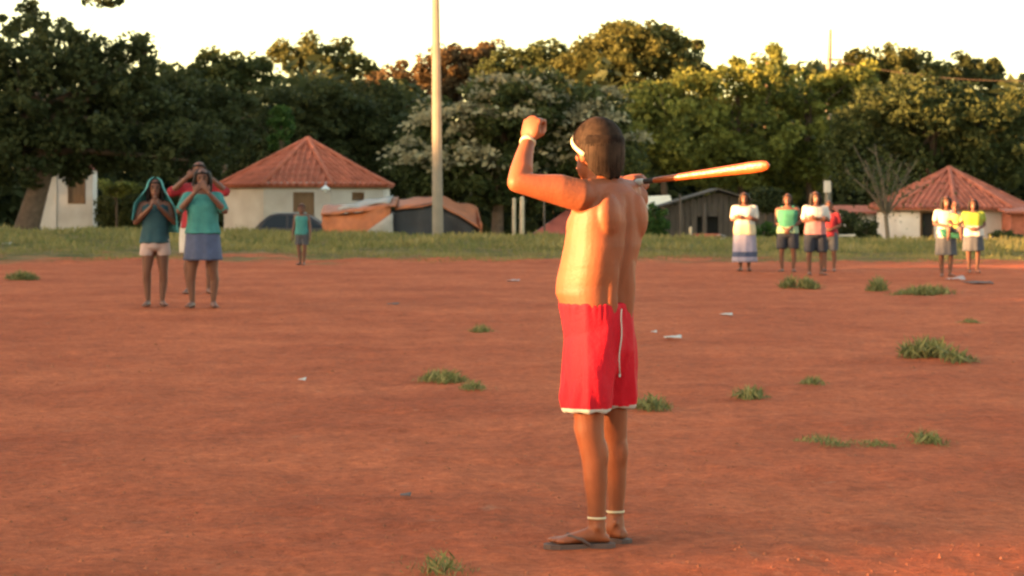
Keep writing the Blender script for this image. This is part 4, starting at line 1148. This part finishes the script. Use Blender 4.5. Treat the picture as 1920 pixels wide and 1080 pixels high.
# shoulder blades, back muscles, breast
for k in (-1, 1):
    b.ell(q(.027, 0, 1.28) + L * k * .085 - F * .078, L * .060, F * .038, U * .092, 14, 9)
    b.ell(q(.0, 0, 1.06) + L * k * .048 - F * .094, L * .042, F * .030, U * .22, 12, 9)
    b.ell(q(.02, 0, 1.24) + L * k * .070 + F * .070, L * .075, F * .042, U * .07, 12, 8)
    b.tube([q(.03, 0, 1.385) + L * k * .03 - F * .015, q(.03, 0, 1.375) + L * k * .13], [.05, .055], 10)
# neck and head
HF, HL, HU = frame((-.62, .78))
hc = q(-.012, .028, 1.532)
b.tube([q(.026, .0, 1.36), q(.012, .012, 1.42), hc - HF * .02 - U * .03], [.072, .060, .058], 14)
head(b, hc, HF, HL, U, 1.03)
# left arm: raised to the side, forearm upright, fist
shl, el, wr = q(-.085, -.118, 1.365), q(-.322, -.150, 1.412), q(-.280, .015, 1.572)
b.tube([q(-.01, -.05, 1.35), shl, shl + (el - shl) * .30 + U * .004, shl + (el - shl) * .62, el], [.062, .064, .061, .051, .041], 16)
b.tube([el, el + (wr - el) * .28 + np.array((.006, 0, 0)), el + (wr - el) * .65, wr], [.041, .046, .036, .027], 16)
hd = unit((.20, .18, .95))
hand(b, wr - hd * .004, hd, (.55, .80, -.1), 1.08, 1.15, -1, .75)
b.ell(wr + hd * .068 + unit((.55, .80, -.1)) * .022, (.026, 0, 0), (0, .026, 0), (0, 0, .030), 10, 7)
# right arm: elbow forward, forearm back to the shoulder, hand on the club
shr, er, wrr = q(.138, .122, 1.352), q(-.055, .315, 1.37), q(.085, .225, 1.418)
b.tube([q(.06, .06, 1.35), shr, shr + (er - shr) * .5, er], [.060, .060, .050, .041], 16)
b.tube([er, er + (wrr - er) * .35, wrr], [.041, .043, .027], 16)
hand(b, wrr, unit((.75, -.40, .05)), (.30, .5, -.80), 1.03, 1.0, 1, .6)
# legs
hl, hr = q(-.048, -.052, .82), q(.034, .052, .82)
b.tube([hl, q(-.056, -.070, .66), q(-.046, -.072, .52), q(-.044, -.072, .462), q(-.034, -.071, .40), q(-.023, -.069, .335), q(-.018, -.067, .255), q(-.016, -.064, .17), q(-.015, -.062, .11), q(-.012, -.060, .06)], [.060, .060, .062, .058, .052, .051, .044, .037, .034, .038], 18)
b.tube([hr, q(.046, .070, .66), q(.054, .075, .52), q(.056, .078, .462), q(.061, .083, .40), q(.066, .086, .335), q(.066, .089, .255), q(.064, .091, .17), q(.064, .092, .11), q(.064, .090, .06)], [.060, .060, .058, .054, .048, .047, .041, .035, .033, .037], 18)
b.ell(q(-.084, -.070, .475), (.022, 0, 0), (0, .034, 0), (0, 0, .038)); b.ell(q(.018, .095, .475), (.024, 0, 0), (0, .034, 0), (0, 0, .038))
b.ell(q(.002, -.078, .36), (.030, 0, 0), (0, .032, 0), (0, 0, .075)); b.ell(q(.086, .070, .36), (.028, 0, 0), (0, .032, 0), (0, 0, .075))
for (ax_, ay_) in ((-.013, -.060), (.064, .090)):
    for k in (-1, 1): b.ell(q(ax_, ay_ + k * .036, .082), (.013, 0, 0), (0, .010, 0), (0, 0, .014), 8, 6)
def foot(b, heel, d, z):
    d = unit(d); sd = np.array((-d[1], d[0], 0))
    R = []
    for s_, w, hh in ((0.0, .022, .03), (.03, .032, .05), (.08, .034, .062), (.13, .040, .042), (.18, .045, .028), (.205, .040, .02)):
        c = heel + d * s_ + U * (z + hh * .5); R.append(ering(c, sd, U, w, hh * .52, 14))
    b.rings(R)
    for i in range(5):
        p = heel + d * (.198 - .007 * abs(i - 1) - .004 * i) + sd * (i - 1.9) * .0185 + U * (z + .012)
        b.tube([p, p + d * (.040 - .004 * i)], [.0125 - .0012 * i + .002 * (i == 0), .0095], 8)
hl_, dl_ = q(.036, -.058, 0), (-1, -.10, 0)
hr_, dr_ = q(.098, .055, 0), (-.62, .78, 0)
foot(b, hl_, dl_, .02); foot(b, hr_, dr_, .02)
v, f, nn_ = remesh(b, .0058, 5)
# spine furrow, flank creases and a little unevenness
rel = v - pos
latc = np.interp(rel[:, 2], [t_[0] for t_ in TR], [t_[1] for t_ in TR])
lx = (rel[:, 0] - latc) * L[0] + rel[:, 1] * L[1]; fx = (rel[:, 0] - latc) * F[0] + rel[:, 1] * F[1]
spine = np.exp(-(lx / .016) ** 2) * (fx < -.03) * np.clip((1.38 - rel[:, 2]) / .1, 0, 1) * np.clip((rel[:, 2] - .9) / .05, 0, 1)
v = v - nn_ * (.014 * spine)[:, None]
ribs = (np.abs(rel[:, 2] - 1.08) < .16) * np.clip(lx / .1, 0, 1) * np.sin(rel[:, 2] * 62 + fx * 9) * .0003
tors = (rel[:, 2] > .9) & (rel[:, 2] < 1.36)
v = v + nn_ * (ribs * tors)[:, None]
crease = sum(np.exp(-((rel[:, 2] - z_ + .10 * fx) / .011) ** 2) for z_ in (1.005, 1.075)) * tors * np.clip(lx / .08, 0, 1)
v = v - nn_ * (.0007 * crease)[:, None]
mus = np.array([mnoise.noise(Vector(p_) * 9) for p_ in rel]) * .0045
v = v + nn_ * mus[:, None]
obj('body', (v, f), M['skin'], man)
face_bits(man, hc, HF, HL, U, 1.03)
# hair: shell plus strands
hb = hair_shell(hc, HF, HL, U, 1.03, 40, 0, -68, 1.18, 2, rough=.003)
for az in np.radians(np.arange(112, 250, 6)):
    d_ = HF * .096 * math.cos(az) + HL * .077 * math.sin(az); cc_ = hc + U * .0185 - HF * .008
    dn_ = .092 + .020 * math.cos(az + math.pi) + .006 * math.sin(az * 9)
    e_ = .35 + .65 * min(1, min(az - 1.9, 4.38 - az) / .7)
    dn_ *= .8 + .2 * e_
    hb.tube([cc_ + d_ * 1.02 + U * .03, cc_ + d_ * 1.01 - U * .050, cc_ + d_ * .90 - U * dn_], [.019, .008 + .011 * e_, .004 + .008 * e_], 8)
v, f, nn_ = remesh(hb, .006, 6); obj('hair', (v, f), M['hair_m'], man)
rs = np.random.default_rng(5); sb = B(); c_ = hc + U * .0185 - HF * .008
for i in range(2600):
    az = rs.uniform(0, 2 * math.pi); w = (1 - math.cos(az)) / 2
    lim = np.interp(w, [0, .18, .42, .55, .7, 1], [36, 26, 4, -14, -52, -72]) + rs.uniform(-6, 14)
    e0 = rs.uniform(20, 86); e1 = max(lim, e0 - rs.uniform(25, 90)); az2 = az + rs.normal() * .05
    pts = []; fr_ = rs.uniform(0, 1) ** 2
    for k in range(6):
        u = k / 5; el_ = math.radians(e0 + (e1 - e0) * u); a_ = az + (az2 - az) * u
        d = HF * .096 * math.cos(el_) * math.cos(a_) + HL * .077 * math.cos(el_) * math.sin(a_) + U * .1 * math.sin(el_)
        if math.cos(az) < -.35 and el_ < 0:
            d0 = HF * .096 * math.cos(a_) + HL * .077 * math.sin(a_)
            pts.append(c_ + d0 * (1.03 * 1.195 - .11 * math.sin(el_) ** 2) + U * (.112 + .03 * fr_) * math.sin(el_)); continue
        pts.append(c_ + d * 1.03 * (1.165 + .055 * u * rs.uniform(.0, 1) ** 2))
    wv = unit(np.cross(pts[1] - pts[0], pts[0] - c_)) * .0019
    vv = []
    for k, p in enumerate(pts): ww = wv * (1 - .7 * k / 5); vv += [p - ww, p + ww]
    sb.add(vv, [(2 * k, 2 * k + 1, 2 * k + 3, 2 * k + 2) for k in range(5)])
obj('hair_strands', sb, M['hair_s'], man)['kind'] = 'stuff'
# shorts
sb = B()
SR = [(.948, -.020, 0, .143, .128), (.90, -.012, 0, .141, .128), (.84, -.007, 0, .137, .126), (.76, -.004, 0, .130, .119), (.68, -.004, 0, .110, .090)]
sb.rings([ering(q(x, y, z), L, F, a, d, 32, 2.4) for z, x, y, a, d in SR])
sb.rings([ering(q(x, y, z), L, F, a, d, 26, 2.2) for z, x, y, a, d in ((.90, -.02, -.04, .05, .08), (.86, -.028, -.048, .076, .105), (.80, -.036, -.053, .083, .111), (.70, -.042, -.063, .084, .108), (.60, -.050, -.070, .083, .100), (.530, -.056, -.075, .082, .095))])
sb.rings([ering(q(x, y, z), L, F, a, d, 26, 2.2) for z, x, y, a, d in ((.90, .02, .04, .05, .08), (.86, .030, .044, .076, .105), (.80, .034, .050, .083, .111), (.70, .040, .060, .084, .108), (.60, .046, .068, .081, .098), (.538, .049, .074, .079, .092))])
v, f, nn_ = remesh(sb, .0065, 4)
rel = v - pos
wgt = np.clip((.93 - rel[:, 2]) / .30, 0, 1) * np.clip(.4 + (rel[:, 2] - .53) / .08, .4, 1)
fn = np.array([max(-.15, .5 - 1.6 * abs(mnoise.noise((p[0] * 11 + 3 + p[2], p[1] * 11, p[2] * 1.6))) + .7 * mnoise.noise((p[0] * 22, p[1] * 22, p[2] * 6 + 7))) for p in rel])
ga = np.exp(-((rel[:, 2] - .925) / .035) ** 2) * np.sin(np.arctan2(rel[:, 1], rel[:, 0] + .02) * 29 + 3 * np.sin(rel[:, 0] * 40)) * .0022
v = v + nn_ * (fn * (.004 + .019 * wgt) + ga)[:, None]
(va, fa), (vb, fb) = split(v, f, lambda c: c[:, 2] < pos[2] + .546)
shorts = obj('shorts', (va, fa), M['red'], man)
obj('hem', (vb, fb), M['c_white'], man, label='white hem band')
ds = []
for z in np.linspace(.925, .675, 14):
    xx = .082 - .012 * (1 - (z - .675) / .25) + .003 * math.sin(z * 40)
    near = (np.abs(rel[:, 0] - xx) < .014) & (np.abs(rel[:, 2] - z) < .02)
    if near.any(): ds.append(q(xx, rel[near, 1].min() - .004, z))
b = B(); b.tube(ds, .0028, 6); b.ell(ds[-1] - U * .006, (.005, 0, 0), (0, .005, 0), (0, 0, .009)); obj('drawstring', b, M['c_white'], man)
# cotton head band: forehead to behind the ear, its end under the hair
hbp = []
for u_ in np.linspace(0, 1, 12):
    az = math.radians(28 + 74 * u_); el_ = math.radians(24 - 38 * u_)
    hbp.append(hc + U * .0185 - HF * .008 + 1.03 * 1.195 * (HF * .096 * math.cos(el_) * math.cos(az) + HL * .077 * math.cos(el_) * math.sin(az) + U * .1 * math.sin(el_)))
b = B(); RR = []
for k in range(12):
    T_ = unit(hbp[min(k + 1, 11)] - hbp[max(k - 1, 0)]); n_ = unit(hbp[k] - hc); w_ = np.cross(T_, n_)
    RR.append([hbp[k] + w_ * .009 * math.cos(t_) + n_ * .004 * math.sin(t_) for t_ in np.arange(8) * math.pi / 4])
b.rings(RR); obj('head_band', b, M['c_cream'], man)
# ankle and wrist bands
def band(c, axis, r, w, name, m):
    axis = unit(axis); u = unit(np.cross(axis, (0.2, 1, .1))); w_ = np.cross(axis, u); bb = B(); R = []
    for k in range(26):
        a = 2 * math.pi * k / 26; d = u * math.cos(a) + w_ * math.sin(a)
        R.append([c + d * (r + w * .35 * math.cos(t_)) + axis * w * math.sin(t_) for t_ in np.arange(6) * math.pi / 3])
    n_ = 6; V = [p for r_ in R for p in r_]; Fc = [(i * n_ + j, i * n_ + (j + 1) % n_, ((i + 1) % 26) * n_ + (j + 1) % n_, ((i + 1) % 26) * n_ + j) for i in range(26) for j in range(n_)]
    bb.add(V, Fc); return obj(name, bb, M[m], man)
band(q(-.0145, -.0620, .118), (.02, 0, 1), .0350, .0055, 'ankle_band', 'c_cream')
band(q(.064, .092, .124), (.0, 0, 1), .0345, .0055, 'ankle_band', 'c_cream')
band(wr - unit(wr - el) * .004, wr - el, .0285, .011, 'wrist_band', 'c_cream')
# flip-flops
for (hh_, dd_) in ((hl_, dl_), (hr_, dr_)):
    d = unit(dd_); sd = np.array((-d[1], d[0], 0)); R0 = []; R1 = []; outl = []
    prof_ = [(-.022, .0), (-.016, .026), (.02, .038), (.09, .036), (.15, .046), (.20, .050), (.235, .040), (.255, .018), (.258, 0)]
    for s_, w in prof_: outl.append((s_, w))
    for s_, w in prof_[::-1][1:-1]: outl.append((s_, -w))
    for z in (.001, .02): R0.append([hh_ + d * s_ + sd * w + U * z for s_, w in outl])
    b = B(); b.rings(R0); so_ = obj('sandal', b, M['sole'], man, smooth=False)
    b = B(); toe = hh_ + d * .195 + sd * -.012 + U * .024
    for k in (-1, 1): b.tube([toe, hh_ + d * .16 + sd * k * .030 + U * .052, hh_ + d * .115 + sd * k * .043 + U * .04, hh_ + d * .085 + sd * k * .040 + U * .018], [.006, .0075, .0075, .007], 7)
    obj('strap', b, M['sole'], so_)

# ------------------------------------------------------------------ the club in his hand
pa, pb = q(.055, .185, 1.402), q(.640, -.20, 1.478)
ax = unit(pb - pa); ln = np.linalg.norm(pb - pa)
uu = unit(np.cross(ax, (0, 1, 0))); vv_ = np.cross(ax, uu)
club = thing('wooden_club', 'orange varnished wooden club held over the right shoulder of the man', 'club', tuple(pa))
R = [ering(pa + ax * s_ * ln, uu, vv_, a_, d_, 18) for s_, a_, d_ in ((.265, .009, .009), (.28, .011, .010), (.34, .012, .009), (.5, .0145, .010), (.7, .0185, .010), (.88, .0225, .010), (.95, .0215, .009), (.985, .017, .007), (1.0, .006, .003))]
b = B(); b.rings(R); obj('blade', b, M['club'], club)
b = B(); b.tube([pa + ax * ln * s_ for s_ in (-.06, 0, .1, .264)], [.013, .011, .011, .0105], 12); gr_ = obj('grip', b, M['wrap'], club)
b = B(); b.tube([pa + ax * ln * .165, pa + ax * ln * .195], .0145, 12); obj('binding', b, M['c_white'], gr_)

MS = .982
man.scale = (MS, MS, MS)
club.location = tuple(pos + (pa - pos) * MS); club.scale = (MS, MS, MS)
